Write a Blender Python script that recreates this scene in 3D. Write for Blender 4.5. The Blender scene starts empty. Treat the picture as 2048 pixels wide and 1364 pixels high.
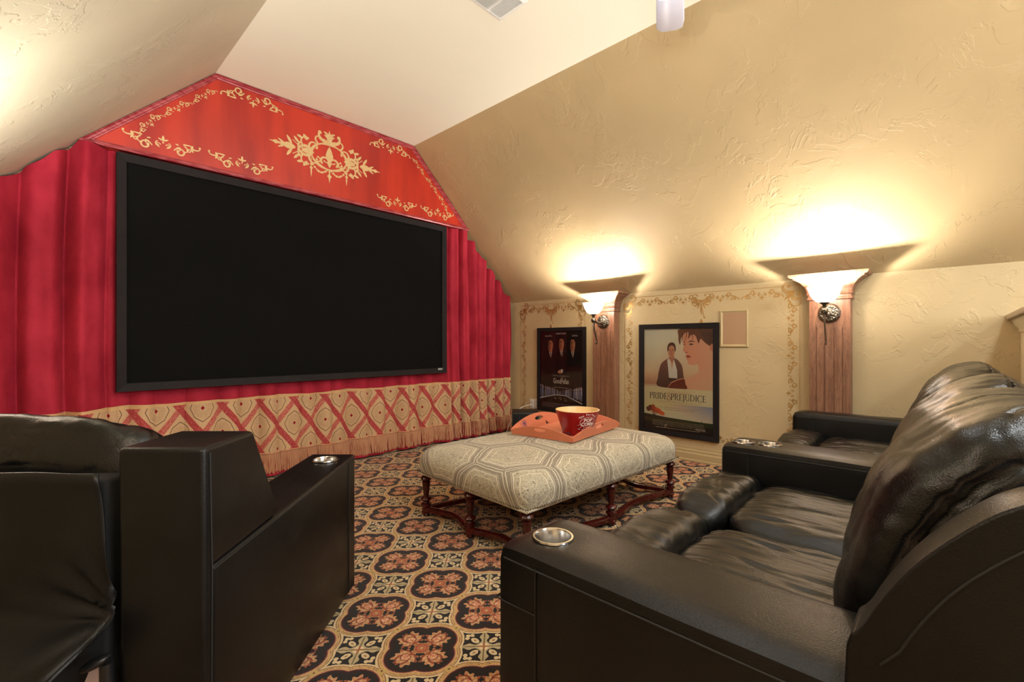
import bpy, bmesh, math, random
from mathutils import Vector, Matrix, noise
random.seed(7)
SC = bpy.context.scene
COL = SC.collection
PI = math.pi
# ---------------------------------------------------------------- camera, exposure, world, lights
H = 1.13            # eye height
D = 4.10            # plane of the red panel above the screen
KW = 4.39           # right knee wall
LW = -0.58          # left knee wall
CZ = 3.20           # flat ceiling height
KZ = 1.654          # height where the slopes start
XC = 1.904          # centre line of the room
FWD = Vector((0.7254, 0.6883, 0.0)).normalized()
RGT = Vector((FWD.y, -FWD.x, 0.0))
cam_d = bpy.data.cameras.new('camera'); cam = bpy.data.objects.new('camera', cam_d); COL.objects.link(cam)
cam.location = (0, 0, H)
cam.rotation_euler = (PI/2, 0, math.atan2(FWD.y, FWD.x) - PI/2)
cam_d.sensor_width = 36; cam_d.lens = 36*923/2048; cam_d.shift_y = 4/2048; cam_d.clip_start = 0.02
SC.camera = cam
SC.view_settings.view_transform = 'Standard'; SC.view_settings.look = 'None'
SC.view_settings.gamma = 1.0; SC.view_settings.use_curve_mapping = False
SC.view_settings.exposure = 0.06
w = bpy.data.worlds.new('world'); SC.world = w; w.use_nodes = True
w.node_tree.nodes['Background'].inputs[0].default_value = (0.9, 0.85, 0.75, 1)
w.node_tree.nodes['Background'].inputs[1].default_value = 1.0

def lamp(name, kind, loc, power, color, size=0.05, rot=None):
    l = bpy.data.lights.new(name, kind); l.energy = power; l.color = color
    if kind == 'POINT': l.shadow_soft_size = size
    if kind == 'AREA': l.shape = 'DISK'; l.size = size
    o = bpy.data.objects.new(name, l); o.location = loc
    if rot: o.rotation_euler = rot
    COL.objects.link(o); return o
WARM = (1.0, 0.90, 0.79); WHITE = (0.90, 0.96, 1.0)
SCONCE_W = 92.0
# unseen ceiling cans added behind the camera to light the room, and the fan's light kit
ADDED_CANS = [(1.1, -0.75), (2.7, -0.75), (1.1, -2.2), (2.7, -2.2)]
for i, (x, y) in enumerate(ADDED_CANS):
    lamp('added_can_lamp', 'AREA', (x, y, CZ-0.035), 26.0, WHITE, 0.30)
FAN = (1.88, 0.86)
lamp('fan_lamp', 'POINT', (FAN[0], FAN[1], 2.665), 36.0, WHITE, 0.09)

# fill light added behind the camera to brighten the ceiling
wl = lamp('added_rear_fill', 'AREA', (XC, -3.93, 2.0), 150.0, (0.95, 0.97, 1.0), 1.0, (PI/2, 0, 0))
wl.data.shape = 'RECTANGLE'; wl.data.size = 2.5; wl.data.size_y = 1.5

# ---------------------------------------------------------------- node expression helper
class NT:
    def __init__(s, name):
        m = bpy.data.materials.new(name); m.use_nodes = True
        s.m = m; s.t = m.node_tree; s.n = s.t.nodes; s.l = s.t.links
        s.bsdf = s.n['Principled BSDF']; s.out = s.n['Material Output']
    def new(s, k): return s.n.new(k)
    def put(s, sock, v):
        if isinstance(v, E): s.l.new(v.s, sock)
        elif v is not None: sock.default_value = v
    def math(s, op, a, b=None, c=None, clamp=False):
        n = s.new('ShaderNodeMath'); n.operation = op; n.use_clamp = clamp
        s.put(n.inputs[0], a)
        if b is not None: s.put(n.inputs[1], b)
        if c is not None: s.put(n.inputs[2], c)
        return E(s, n.outputs[0])
    def coord(s, kind='Object'):
        n = s.new('ShaderNodeTexCoord'); return E(s, n.outputs[kind])
    def sep(s, v):
        n = s.new('ShaderNodeSeparateXYZ'); s.put(n.inputs[0], v)
        return [E(s, n.outputs[i]) for i in range(3)]
    def comb(s, x, y, z=0.0):
        n = s.new('ShaderNodeCombineXYZ')
        for i, q in enumerate((x, y, z)): s.put(n.inputs[i], q)
        return E(s, n.outputs[0])
    def ss(s, v, a, b):
        n = s.new('ShaderNodeMapRange'); n.interpolation_type = 'SMOOTHSTEP'
        s.put(n.inputs[0], v); n.inputs[1].default_value = a; n.inputs[2].default_value = b
        return E(s, n.outputs[0])
    def noise(s, v, scale, detail=3, rough=.55, dist=0.0, col=False):
        n = s.new('ShaderNodeTexNoise'); s.put(n.inputs['Vector'], v)
        n.inputs['Scale'].default_value = scale; n.inputs['Detail'].default_value = detail
        n.inputs['Roughness'].default_value = rough; n.inputs['Distortion'].default_value = dist
        return E(s, n.outputs[1 if col else 0])
    def voro(s, v, scale, feature='F1'):
        n = s.new('ShaderNodeTexVoronoi'); n.feature = feature; s.put(n.inputs['Vector'], v)
        n.inputs['Scale'].default_value = scale
        return E(s, n.outputs['Distance'])
    def mapv(s, v, scale=(1, 1, 1), loc=(0, 0, 0), rot=(0, 0, 0)):
        n = s.new('ShaderNodeMapping'); s.put(n.inputs[0], v)
        n.inputs['Location'].default_value = loc; n.inputs['Rotation'].default_value = rot; n.inputs['Scale'].default_value = scale
        return E(s, n.outputs[0])
    def mix(s, f, a, b):
        n = s.new('ShaderNodeMix'); n.data_type = 'RGBA'; s.put(n.inputs[0], f)
        s.put(n.inputs[6], c4(a)); s.put(n.inputs[7], c4(b)); return E(s, n.outputs[2])
    def bump(s, h, strength, dist):
        n = s.new('ShaderNodeBump'); n.inputs['Strength'].default_value = strength; n.inputs['Distance'].default_value = dist
        s.put(n.inputs['Height'], h); s.l.new(n.outputs[0], s.bsdf.inputs['Normal']); return n
    def set(s, **k):
        for a, v in k.items():
            nm = {'col': 'Base Color', 'rough': 'Roughness', 'metal': 'Metallic', 'spec': 'Specular IOR Level', 'sheen': 'Sheen Weight',
                  'sheen_r': 'Sheen Roughness', 'sheen_t': 'Sheen Tint', 'coat': 'Coat Weight', 'coat_r': 'Coat Roughness',
                  'emit': 'Emission Color', 'emit_s': 'Emission Strength', 'trans': 'Transmission Weight'}[a]
            s.put(s.bsdf.inputs[nm], c4(v) if a in ('col', 'emit', 'sheen_t') else v)
        return s
def c4(c):
    if isinstance(c, (tuple, list)) and len(c) == 3: return (*c, 1.0)
    return c
class E:
    def __init__(s, nt, sock): s.nt = nt; s.s = sock
    def __add__(a, b): return a.nt.math('ADD', a, b)
    def __sub__(a, b): return a.nt.math('SUBTRACT', a, b)
    def __rsub__(a, b): return a.nt.math('SUBTRACT', b, a)
    def __mul__(a, b): return a.nt.math('MULTIPLY', a, b)
    def __truediv__(a, b): return a.nt.math('DIVIDE', a, b)
    __radd__ = __add__; __rmul__ = __mul__
    def abs(a): return a.nt.math('ABSOLUTE', a)
    def floor(a): return a.nt.math('FLOOR', a)
    def fract(a): return a.nt.math('FRACT', a)
    def sqrt(a): return a.nt.math('SQRT', a)
    def sin(a): return a.nt.math('SINE', a)
    def max(a, b): return a.nt.math('MAXIMUM', a, b)
    def min(a, b): return a.nt.math('MINIMUM', a, b)
    def lt(a, b): return a.nt.math('LESS_THAN', a, b)
    def gt(a, b): return a.nt.math('GREATER_THAN', a, b)
    def band(a, lo, hi, e=0.004):
        return a.nt.ss(a, lo-e, lo+e) * (1.0 - a.nt.ss(a, hi-e, hi+e))
def hyp(a, b): return (a*a + b*b).sqrt()
def srgb(r, g, b):
    f = lambda c: (c/255/12.92) if c/255 <= .04045 else ((c/255+.055)/1.055)**2.4
    return (f(r), f(g), f(b))

# ---------------------------------------------------------------- materials
def stucco(name, col, bump=1.0):
    t = NT(name); o = t.coord()
    n0 = t.noise(o, 1.3, 2)
    t.set(col=t.mix(t.ss(n0, .3, .7), [c*0.94 for c in col], [c*1.05 for c in col]), rough=.55, spec=.35)
    d = t.noise(o, 4.2, 4, .6, 0.6)
    e1 = t.ss(d, .535, .55); e2 = t.ss(t.noise(t.mapv(o, (1, 1, 1), (4, 2, 7)), 4.6, 4, .6, .9), .56, .575)
    m = t.ss(t.noise(t.mapv(o, (1, 1, 1), (9, 5, 2)), 2.2, 2), .42, .62)
    fine = t.noise(o, 22, 3)
    h = (e1 + e2*0.8)*m + fine*0.25 + t.noise(o, 7, 2)*0.6
    t.bump(h, 0.42*bump, 0.005)
    return t.m
C_TAN = srgb(197, 175, 134); C_CEIL = srgb(240, 238, 220)
M_wall = stucco('stucco_tan', C_TAN)
M_wall_lit = stucco('stucco_tan_lit', srgb(208, 203, 180), 0.8)  # left slope: same tan stucco, flash light put into its colour
t = NT('ceiling_paint'); t.set(col=t.mix(t.noise(t.coord(), 1.5), C_CEIL, [c*.96 for c in C_CEIL]), rough=.7); M_ceil = t.m
t = NT('painted_trim'); t.set(col=t.mix(t.noise(t.coord(), 3), srgb(196, 174, 130), srgb(186, 164, 120)), rough=.4); M_trim = t.m
t = NT('cream_trim'); t.set(col=t.mix(t.noise(t.coord(), 3), srgb(232, 218, 184), srgb(224, 208, 172)), rough=.4); M_cream = t.m
t = NT('grey_wash_wood'); v = t.mapv(t.coord(), (1.5, 18, 18)); t.set(col=t.mix(t.noise(v, 3, 4), srgb(186, 168, 140), srgb(146, 126, 100)), rough=.45); M_greywood = t.m
def gold(name, a, b, metal, rough):
    t = NT(name); t.set(col=t.mix(t.noise(t.coord(), 30, 3), a, b), metal=metal, rough=rough); return t.m
M_gold = gold('stencil_gold', srgb(226, 198, 146), srgb(204, 166, 112), 0.15, .45)
M_bronze = gold('stencil_bronze', srgb(176, 134, 74), srgb(196, 156, 96), 0.55, .32)
t = NT('red_lacquer'); o = t.coord(); n = t.noise(t.mapv(o, (3, 3, .5)), 1.2, 4)
t.set(col=t.mix(t.ss(n, .35, .7), srgb(196, 56, 36), srgb(160, 40, 32)), rough=.33, spec=.5); t.bump(t.noise(o, 60), .05, .002); M_redpanel = t.m
t = NT('mauve_trim'); n = t.noise(t.mapv(t.coord(), (6, 6, 30)), 2, 4); t.set(col=t.mix(t.ss(n, .35, .65), srgb(150, 40, 52), srgb(186, 92, 96)), rough=.32, metal=.1); M_mauve = t.m
t = NT('black_frame'); n = t.noise(t.mapv(t.coord(), (1, 1, 1)), 9, 4); t.set(col=t.mix(n, (.012, .010, .011), (.022, .018, .018)), rough=.6, spec=.12); M_blackframe = t.m
t = NT('screen_cloth'); t.set(col=t.mix(t.noise(t.coord(), 4), (.0055, .0055, .0055), (.0062, .0062, .0062)), rough=.9, spec=.08); M_screen = t.m

# leather
def leather(name, rough=.34, wr=0.0, grain=1.0, base=.004, spec=.3, bs=.5):
    t = NT(name); o = t.coord()
    g = t.voro(o, 420, 'F1'); n = t.noise(o, 5, 3)
    h = g*0.35*grain + t.noise(o, 240, 3)*0.7*grain
    if wr:
        wv = t.noise(t.mapv(o, (26, 3.2, 9)), 1.0, 3, .5, .5)
        h = h + wv*2.6*wr
    t.set(col=t.mix(t.ss(n, .3, .7), (base, base*.98, base*.95), (base*1.7, base*1.65, base*1.6)), rough=t.mix(t.noise(o, 12, 4), (rough-.05,)*3, (rough+.1,)*3), spec=spec)
    t.bump(h, bs, .002); return t.m
M_lea = leather('black_leather', .30, 0, .8, .004, .30)
M_lea_pad = leather('padded_leather', .26, .0, .8, .0035, .44, .5)
M_lea_seat = leather('wrinkled_leather', .23, .9, .7, .0035, .46, .8)
M_lea_matte = leather('matte_leather', .34, 0, .6, .004, .26)
t = NT('seam_thread'); t.set(col=t.mix(t.noise(t.coord(), 50), (.004, .004, .004), (.012, .012, .012)), rough=.6); M_seam = t.m
t = NT('inner_dark'); t.set(col=t.mix(t.noise(t.coord(), 30), (.003, .003, .003), (.006, .006, .006)), rough=.9); M_dark = t.m
t = NT('steel'); t.set(col=t.mix(t.noise(t.mapv(t.coord(), (60, 60, 1)), 2), (.75, .74, .72), (.55, .54, .52)), metal=1.0, rough=.22); M_steel = t.m
t = NT('pewter'); t.set(col=t.mix(t.noise(t.coord(), 80, 3), srgb(150, 140, 124), srgb(70, 60, 50)), metal=.9, rough=.3); t.bump(t.voro(t.coord(), 60), .8, .006); M_pewter = t.m
t = NT('bracket_strap'); t.set(col=t.mix(t.noise(t.coord(), 40, 3), srgb(120, 104, 88), srgb(60, 48, 40)), metal=.8, rough=.35); M_strap = t.m

# oak
def wood(name, a, b, c, axis='z', rough=.38, sc=1.0):
    t = NT(name); o = t.coord()
    s = {'z': (14, 14, 1.1), 'x': (1.1, 14, 14), 'y': (14, 1.1, 14)}[axis]
    v = t.mapv(o, tuple(q*sc for q in s)); n = t.noise(v, 1.6, 5, .6, 1.2)
    rings = (n*9.0).fract(); line = t.ss(rings, .62, .98)
    fine = t.noise(t.mapv(o, tuple(q*sc*7 for q in s)), 2.0, 2)
    col = t.mix(t.ss(n, .3, .7), a, b); col = t.mix(line*.55, col, c); col = t.mix(t.ss(fine, .5, .75)*.45, col, c)
    t.set(col=col, rough=rough, spec=.5); t.bump(fine, .12, .001); return t.m
M_oak = wood('oak', srgb(156, 112, 86), srgb(128, 86, 64), srgb(82, 54, 42))
M_mahog = wood('mahogany', srgb(84, 26, 20), srgb(60, 16, 14), srgb(30, 8, 8), 'x', .18)
t = NT('bowl_wood'); o = t.coord(); t.set(col=t.mix(t.noise(t.mapv(o, (30, 30, 4)), 1.5, 3), srgb(238, 206, 150), srgb(224, 184, 124)), rough=.4); M_bowlin = t.m
t = NT('bowl_red'); o = t.coord(); t.set(col=t.mix(t.noise(o, 8, 3), srgb(168, 12, 22), srgb(140, 8, 18)), rough=.3); M_bowlred = t.m
t = NT('tray_orange'); o = t.coord(); t.set(col=t.mix(t.noise(o, 9, 4), srgb(206, 116, 84), srgb(218, 132, 98)), rough=.5); M_tray = t.m
def flat(name, a, rough=.5, metal=0.0, var=.92):
    t = NT(name); t.set(col=t.mix(t.noise(t.coord(), 20, 2), a, [c*var for c in a]), rough=rough, metal=metal); return t.m
M_blueink = flat('blue_ink', srgb(70, 56, 120)); M_white = flat('white_plastic', srgb(236, 234, 228), .4)
M_paper = flat('paper', srgb(236, 230, 220), .7); M_blackpl = flat('black_plastic', (.010, .010, .011), .35)
M_subblack = flat('speaker_black', (.016, .014, .013), .5); M_printw = flat('print_white', srgb(240, 232, 224), .5)
M_fan = flat('fan_blade_paint', srgb(206, 206, 222), .4, 0, .95); M_vent = flat('vent_white', srgb(238, 240, 238), .4)
M_grille = flat('speaker_grille', srgb(176, 140, 106), .8); M_lin = flat('lining_beige', srgb(176, 150, 140), .8)
# lamp glass
t = NT('frosted_lamp_glass'); tr = t.new('ShaderNodeBsdfTransparent'); em = t.new('ShaderNodeEmission'); em.inputs[0].default_value = (1, .88, .68, 1); em.inputs[1].default_value = 9.0
mx = t.new('ShaderNodeMixShader'); mx.inputs[0].default_value = .8; t.l.new(tr.outputs[0], mx.inputs[1]); t.l.new(em.outputs[0], mx.inputs[2]); t.l.new(mx.outputs[0], t.out.inputs[0]); M_glow = t.m
t = NT('added_can_lens'); t.set(col=(.9, .9, .9), emit=(1, .95, .88), emit_s=4.0); M_lens = t.m  # glowing lens of the added cans
t = NT('poster_glass'); tr = t.new('ShaderNodeBsdfTransparent'); gl = t.new('ShaderNodeBsdfGlossy'); gl.inputs['Roughness'].default_value = .03
fr = t.new('ShaderNodeFresnel'); fr.inputs[0].default_value = 1.5; mx = t.new('ShaderNodeMixShader'); t.l.new(fr.outputs[0], mx.inputs[0]); t.l.new(tr.outputs[0], mx.inputs[1]); t.l.new(gl.outputs[0], mx.inputs[2]); t.l.new(mx.outputs[0], t.out.inputs[0]); M_pane = t.m
# printed artwork: colours of the print itself
t = NT('poster_print'); a = t.new('ShaderNodeAttribute'); a.attribute_name = 'Col'; t.l.new(a.outputs['Color'], t.bsdf.inputs['Base Color']); t.bsdf.inputs['Roughness'].default_value = .6; M_print = t.m

# velvet
t = NT('red_velvet'); o = t.coord(); n = t.noise(t.mapv(o, (1, 1, .6)), 5, 4); f = t.noise(o, 160, 2)
t.set(col=t.mix(t.ss(n, .25, .75), srgb(150, 26, 46), srgb(184, 46, 66)), rough=.75, spec=.2, sheen=.2, sheen_r=.35, sheen_t=srgb(255, 120, 130))
t.bump(f*1.5 + n*2.0, .5, .003); M_velvet = t.m
# diamond tapestry band: UV is cloth length / height in metres
t = NT('diamond_tapestry'); uv = t.coord('UV'); x, y, _ = t.sep(uv)
a = x/.31; b = (y-.237)/.40
p = a+b; q = a-b
dp = ((p+.5).fract()-.5).abs(); dq = ((q+.5).fract()-.5).abs()
cream = srgb(206, 172, 132); red = srgb(158, 42, 50)
cx = (p.fract()-.5); cy = (q.fract()-.5)
rr = hyp(cx, cy)
col = t.mix(t.noise(uv, 150, 2)*.35, cream, srgb(180, 140, 104))
sq = t.ss(t.noise(uv, 26, 3, .6, 1.5), .0, 1.0)
squig = ((sq*9.0).fract()-.5).abs().lt(.10) * rr.band(.09, .27, .02)
col = t.mix(squig*.75, col, srgb(120, 92, 74))
mm = cx.abs().max(cy.abs()); bulge = mm + (cx.abs().min(cy.abs()))*.28
col = t.mix(bulge.band(.325, .345, .005), col, srgb(84, 66, 52))
flw = hyp(cx+cy, (cx-cy)*.5).min(hyp(cx-cy, (cx+cy)*.5))
col = t.mix(flw.lt(.042), col, srgb(140, 20, 34))
patt = ((t.noise(uv, 60, 2, .5, 1.0)*7.0).fract()-.5).abs().lt(.17)
bcol = t.mix(patt, red, srgb(196, 110, 100)); bcol2 = t.mix(patt, srgb(176, 66, 66), srgb(206, 150, 124))
col = t.mix(dq.lt(.085), col, bcol2); col = t.mix(dp.lt(.095), col, bcol)
col = t.mix(y.gt(.668), col, srgb(206, 168, 120))
t.set(col=col, rough=.8, spec=.15); t.bump(t.noise(uv, 300, 2), .2, .001); M_tap = t.m
t = NT('fringe_thread'); t.set(col=t.mix(t.noise(t.mapv(t.coord(), (60, 60, 1)), 2), srgb(214, 160, 120), srgb(176, 116, 82)), rough=.6); M_fringe = t.m

# carpet
def carpet():
    t = NT('patterned_carpet'); o = t.coord(); jit = t.noise(o, 190, 2, col=True)
    vs = t.new('ShaderNodeVectorMath'); vs.operation = 'MULTIPLY_ADD'; t.put(vs.inputs[0], jit); vs.inputs[1].default_value = (.006,)*3; t.put(vs.inputs[2], o)
    X, Y, _ = t.sep(E(t, vs.outputs[0]))
    u = (X-1.010-.003)/.331; v = (Y-1.420-.003)/.320
    fu = (u+.5).fract()-.5; fv = (v+.5).fract()-.5
    a = fu.abs(); b = fv.abs(); mx = a.max(b); mn = a.min(b)
    sd = hyp(mx-.17, mn)-.26
    black = srgb(30, 24, 22); cream = srgb(222, 194, 150); gold_ = srgb(206, 164, 106); brown = srgb(120, 84, 54)
    # cell flower
    cu = u.fract()-.5; cv = v.fract()-.5
    p = ((cu+cv)*.7071).abs(); q = ((cu-cv)*.7071).abs(); m2 = p.max(q); n2 = p.min(q)
    au = cu.abs(); av = cv.abs(); ma = au.max(av); na = au.min(av)
    col = t.mix(0.0, black, black)
    jag = ((m2*46.0).sin()*.014)
    arm = (n2 - (.050 + jag - m2*.05)).lt(0.0) * m2.lt(.255)
    col = t.mix(arm, col, srgb(188, 168, 128))
    col = t.mix(n2.lt(.007)*m2.lt(.24), col, srgb(110, 88, 60))
    bud = hyp((ma-.150)*.62, na).lt(.036); col = t.mix(bud, col, cream)
    col = t.mix(hyp((ma-.150)*.62, na).lt(.013), col, srgb(150, 120, 80))
    tip = hyp(ma-.245, na-.038).min(hyp((ma-.275), na)).lt(.026); col = t.mix(tip, col, cream)
    ctr = hyp(cu, cv); col = t.mix(ctr.lt(.062), col, srgb(226, 204, 164)); col = t.mix(ctr.lt(.062)*n2.lt(.012), col, srgb(160, 100, 60))
    # rings
    ring = t.mix(sd.band(.022, .060), cream, gold_)
    wig = t.noise(o, 40, 2)
    ring = t.mix(sd.band(.036, .044, .003)*wig.gt(.5), ring, brown)
    ring = t.mix(sd.band(.060, .070), ring, brown)
    ring = t.mix(sd.lt(.018), ring, srgb(168, 98, 78)); ring = t.mix(sd.lt(.006), ring, srgb(92, 28, 30))
    col = t.mix(sd.lt(.094), col, ring)
    # interior
    blk = t.mix(sd.gt(-.035), black, srgb(44, 22, 20))
    lx = mx-.215; ly = mn; lr = hyp(lx, ly)
    at = t.math('ARCTAN2', ly, lx)
    jg = (at*11.0).sin()*.022 + (at*5.0+lr*30.0).sin()*.010
    leaf = (lr - .132 - jg).lt(0.0)
    leafc = t.mix(((at*11.0).sin()*.5+.5), srgb(212, 172, 124), srgb(192, 132, 90))
    leafc = t.mix(((lr*60.0+at*3.0).sin()).gt(.55), leafc, srgb(146, 74, 50))
    inner = t.mix(leaf, blk, leafc)
    inner = t.mix(hyp(lx+.005, ly).band(.052, .062), inner, srgb(110, 20, 28))
    inner = t.mix(hyp(lx+.005, ly).lt(.046), inner, t.mix(t.voro(o, 130).gt(.38), srgb(232, 192, 150), srgb(206, 140, 108)))
    inner = t.mix(ly.lt(.005)*lx.lt(.0), inner, srgb(170, 80, 50))
    med = mx.max((a+b)*.72)
    inner = t.mix(med.lt(.092), inner, srgb(110, 84, 52)); inner = t.mix(med.lt(.084), inner, srgb(196, 140, 90))
    inner = t.mix(med.lt(.076), inner, srgb(168, 82, 58)); inner = t.mix(med.band(.038, .046), inner, srgb(206, 140, 92))
    inner = t.mix(med.lt(.020), inner, srgb(196, 168, 110))
    col = t.mix(sd.lt(0.0), col, inner)
    # knots where four rings meet
    ka = (a-.5).abs(); kd = ka.max(b).min((b-.5).abs().max(a)); kd2 = hyp(ka, b).min(hyp((b-.5).abs(), a))
    col = t.mix(kd2.lt(.050)*kd.lt(.042), col, srgb(200, 166, 100)); col = t.mix(kd2.lt(.014), col, brown)
    var = t.noise(o, 260, 2)
    dk = t.mix(t.ss(var, .2, .8), (.72,)*3, (1.12,)*3)
    mm = t.new('ShaderNodeMix'); mm.data_type = 'RGBA'; mm.blend_type = 'MULTIPLY'; mm.inputs[0].default_value = 1.0
    t.put(mm.inputs[6], col); t.put(mm.inputs[7], dk)
    t.set(col=E(t, mm.outputs[2]), rough=.95, spec=.1, sheen=.15)
    t.bump(t.noise(o, 420, 2), .6, .004); return t.m
M_carpet = carpet()

# ottoman fabric (UV in metres)
t = NT('ottoman_fabric'); uv = t.coord('UV'); X, Y, _ = t.sep(uv)
x = X/.44+.2+t.noise(uv, 6, 2)*.10; y = Y/.44+.35+t.noise(t.mapv(uv, (1, 1, 1), (3, 5, 0)), 6, 2)*.10
def hexcell(x, y):
    ax = (x).fract()-.5; ay = ((y/1.732).fract()-.5)*1.732
    bx = (x+.5).fract()-.5; by = (((y/1.732)+.5).fract()-.5)*1.732
    ha = (ax.abs()*.5+ay.abs()*.866).max(ax.abs()); hb = (bx.abs()*.5+by.abs()*.866).max(bx.abs())
    return ha.min(hb)
hd = hexcell(x, y)
nz = t.noise(uv, 13, 3, .6, 2.2)
l1 = ((nz*8.0).fract()-.5).abs().lt(.12); l2 = ((t.noise(uv, 34, 2, .5, 1.6)*6.0).fract()-.5).abs().lt(.13)
cr = srgb(200, 190, 166); gy = srgb(122, 114, 100); tp = srgb(140, 130, 114)
col = t.mix(l1*.9, cr, gy); col = t.mix(l2*.6, col, gy)
bandc = t.mix(l2*.55, tp, srgb(182, 172, 152))
col = t.mix(hd.gt(.385), col, bandc)
col = t.mix(hd.band(.375, .390, .003), col, srgb(222, 214, 194)); col = t.mix(hd.band(.405, .412, .002), col, srgb(216, 208, 188))
col = t.mix(hd.band(.470, .482, .003), col, srgb(222, 214, 194))
col = t.mix(hd.band(.285, .295, .003), col, srgb(220, 212, 190))
t.set(col=col, rough=.85, spec=.15, sheen=.15); t.bump(t.noise(uv, 260, 2)+l1*.4, .35, .0015); M_otto = t.m
# ---------------------------------------------------------------- mesh helpers
def thing(name, label, cat, loc=(0, 0, 0), rotz=0.0, group=None, world=False):
    o = bpy.data.objects.new(name, None); o.empty_display_size = .1; COL.objects.link(o)
    o.location = loc; o.rotation_euler = (0, 0, rotz); o['label'] = label; o['category'] = cat
    if group: o['group'] = group
    if world: WORLD[o.name] = True
    return o
WORLD = {}
def tag(o, label, cat, group=None, kind=None):
    if label: o['label'] = label
    if cat: o['category'] = cat
    if group: o['group'] = group
    if kind: o['kind'] = kind
    return o
def root_of(p):
    while p.parent: p = p.parent
    return p
def link(name, me, parent):
    o = bpy.data.objects.new(name, me); COL.objects.link(o)
    if parent:
        o.parent = parent
        r = root_of(parent)
        if r.name in WORLD: me.transform(Matrix.Translation(-Vector(r.location)))
    return o
def mesh(name, parts, parent=None, smooth=None, uvs=None):
    """parts: list of (verts, faces, material). smooth: sharp angle in degrees"""
    V = []; F = []; MI = []; mats = []
    for v, f, m in parts:
        b = len(V); V += [tuple(q) for q in v]
        if m not in mats: mats.append(m)
        i = mats.index(m)
        for q in f: F.append([b+k for k in q]); MI.append(i)
    me = bpy.data.meshes.new(name); me.from_pydata(V, [], F)
    for m in mats: me.materials.append(m)
    me.polygons.foreach_set('material_index', MI)
    if uvs:
        ul = me.uv_layers.new(name='UVMap')
        for l in me.loops: ul.data[l.index].uv = uvs[l.vertex_index]
    if smooth is not None:
        me.polygons.foreach_set('use_smooth', [True]*len(F)); me.set_sharp_from_angle(angle=math.radians(smooth))
    me.update(); return link(name, me, parent)
def frombm(name, bm, mat, parent, smooth=40):
    me = bpy.data.meshes.new(name); bmesh.ops.recalc_face_normals(bm, faces=bm.faces); bm.to_mesh(me); bm.free(); me.materials.append(mat)
    me.polygons.foreach_set('use_smooth', [True]*len(me.polygons)); me.set_sharp_from_angle(angle=math.radians(smooth))
    return link(name, me, parent)
def prism(name, poly, axis, a0, a1, mat, parent=None, bev=0.0, seg=3, smooth=50, only=None):
    """poly in the plane across axis: x->(y,z)  y->(x,z)  z->(x,y)"""
    bm = bmesh.new(); f = {'x': lambda p, a: (a, p[0], p[1]), 'y': lambda p, a: (p[0], a, p[1]), 'z': lambda p, a: (p[0], p[1], a)}[axis]
    A = [bm.verts.new(f(p, a0)) for p in poly]; B = [bm.verts.new(f(p, a1)) for p in poly]
    n = len(poly); bm.faces.new(A); bm.faces.new(B[::-1])
    for i in range(n): bm.faces.new((A[i], B[i], B[(i+1) % n], A[(i+1) % n]))
    bmesh.ops.recalc_face_normals(bm, faces=bm.faces)
    if bev: bmesh.ops.bevel(bm, geom=bm.edges[:], offset=bev, segments=seg, affect='EDGES', profile=.5, clamp_overlap=True)
    return frombm(name, bm, mat, parent, smooth)
def box(name, x0, x1, y0, y1, z0, z1, mat, parent=None, bev=0.0, seg=2, smooth=50):
    return prism(name, [(x0, y0), (x1, y0), (x1, y1), (x0, y1)], 'z', z0, z1, mat, parent, bev, seg, smooth)
def lathe_vf(prof, n=32, c=(0, 0, 0), close=False):
    V = []; F = []
    for r, z in prof:
        for k in range(n):
            a = 2*PI*k/n; V.append((c[0]+r*math.cos(a), c[1]+r*math.sin(a), c[2]+z))
    for i in range(len(prof)-1):
        for k in range(n): F.append((i*n+k, i*n+(k+1) % n, (i+1)*n+(k+1) % n, (i+1)*n+k))
    if close: F.append(tuple(range(n))[::-1]); F.append(tuple((len(prof)-1)*n+k for k in range(n)))
    return V, F
def lathe(name, prof, mat, parent=None, n=32, c=(0, 0, 0), close=False, smooth=45):
    V, F = lathe_vf(prof, n, c, close); return mesh(name, [(V, F, mat)], parent, smooth)
def tube_vf(pts, r, n=8, flatz=1.0):
    pts = [Vector(p) for p in pts]; V = []; F = []; up = None
    for i, p in enumerate(pts):
        t = (pts[min(i+1, len(pts)-1)] - pts[max(i-1, 0)]).normalized()
        if up is None:
            up = Vector((0, 0, 1)) if abs(t.z) < .9 else Vector((0, 1, 0))
        a = t.cross(up).normalized(); b = a.cross(t).normalized(); up = b
        rr = r[i] if isinstance(r, (list, tuple)) else r
        for k in range(n):
            th = 2*PI*k/n; V.append(p + a*math.cos(th)*rr + b*math.sin(th)*rr*flatz)
    for i in range(len(pts)-1):
        for k in range(n): F.append((i*n+k, i*n+(k+1) % n, (i+1)*n+(k+1) % n, (i+1)*n+k))
    F.append(tuple(range(n))[::-1]); F.append(tuple((len(pts)-1)*n+k for k in range(n)))
    return V, F
def tube(name, pts, r, mat, parent=None, n=8, flatz=1.0):
    V, F = tube_vf(pts, r, n, flatz); return mesh(name, [(V, F, mat)], parent, 60)
def cubesphere(nx, ny, nz):
    key = {}; V = []; F = []
    def vid(x, y, z):
        k = (round(x, 5), round(y, 5), round(z, 5))
        if k not in key: key[k] = len(V); V.append((x, y, z))
        return key[k]
    N = (nx, ny, nz)
    for ax in range(3):
        b, c = (ax+1) % 3, (ax+2) % 3
        for s in (-1, 1):
            for i in range(N[b]):
                for j in range(N[c]):
                    q = []
                    for di, dj in ((0, 0), (1, 0), (1, 1), (0, 1)):
                        p = [0, 0, 0]; p[ax] = s; p[b] = -1+2*(i+di)/N[b]; p[c] = -1+2*(j+dj)/N[c]; q.append(vid(*p))
                    F.append(q if s > 0 else q[::-1])
    return V, F
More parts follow.
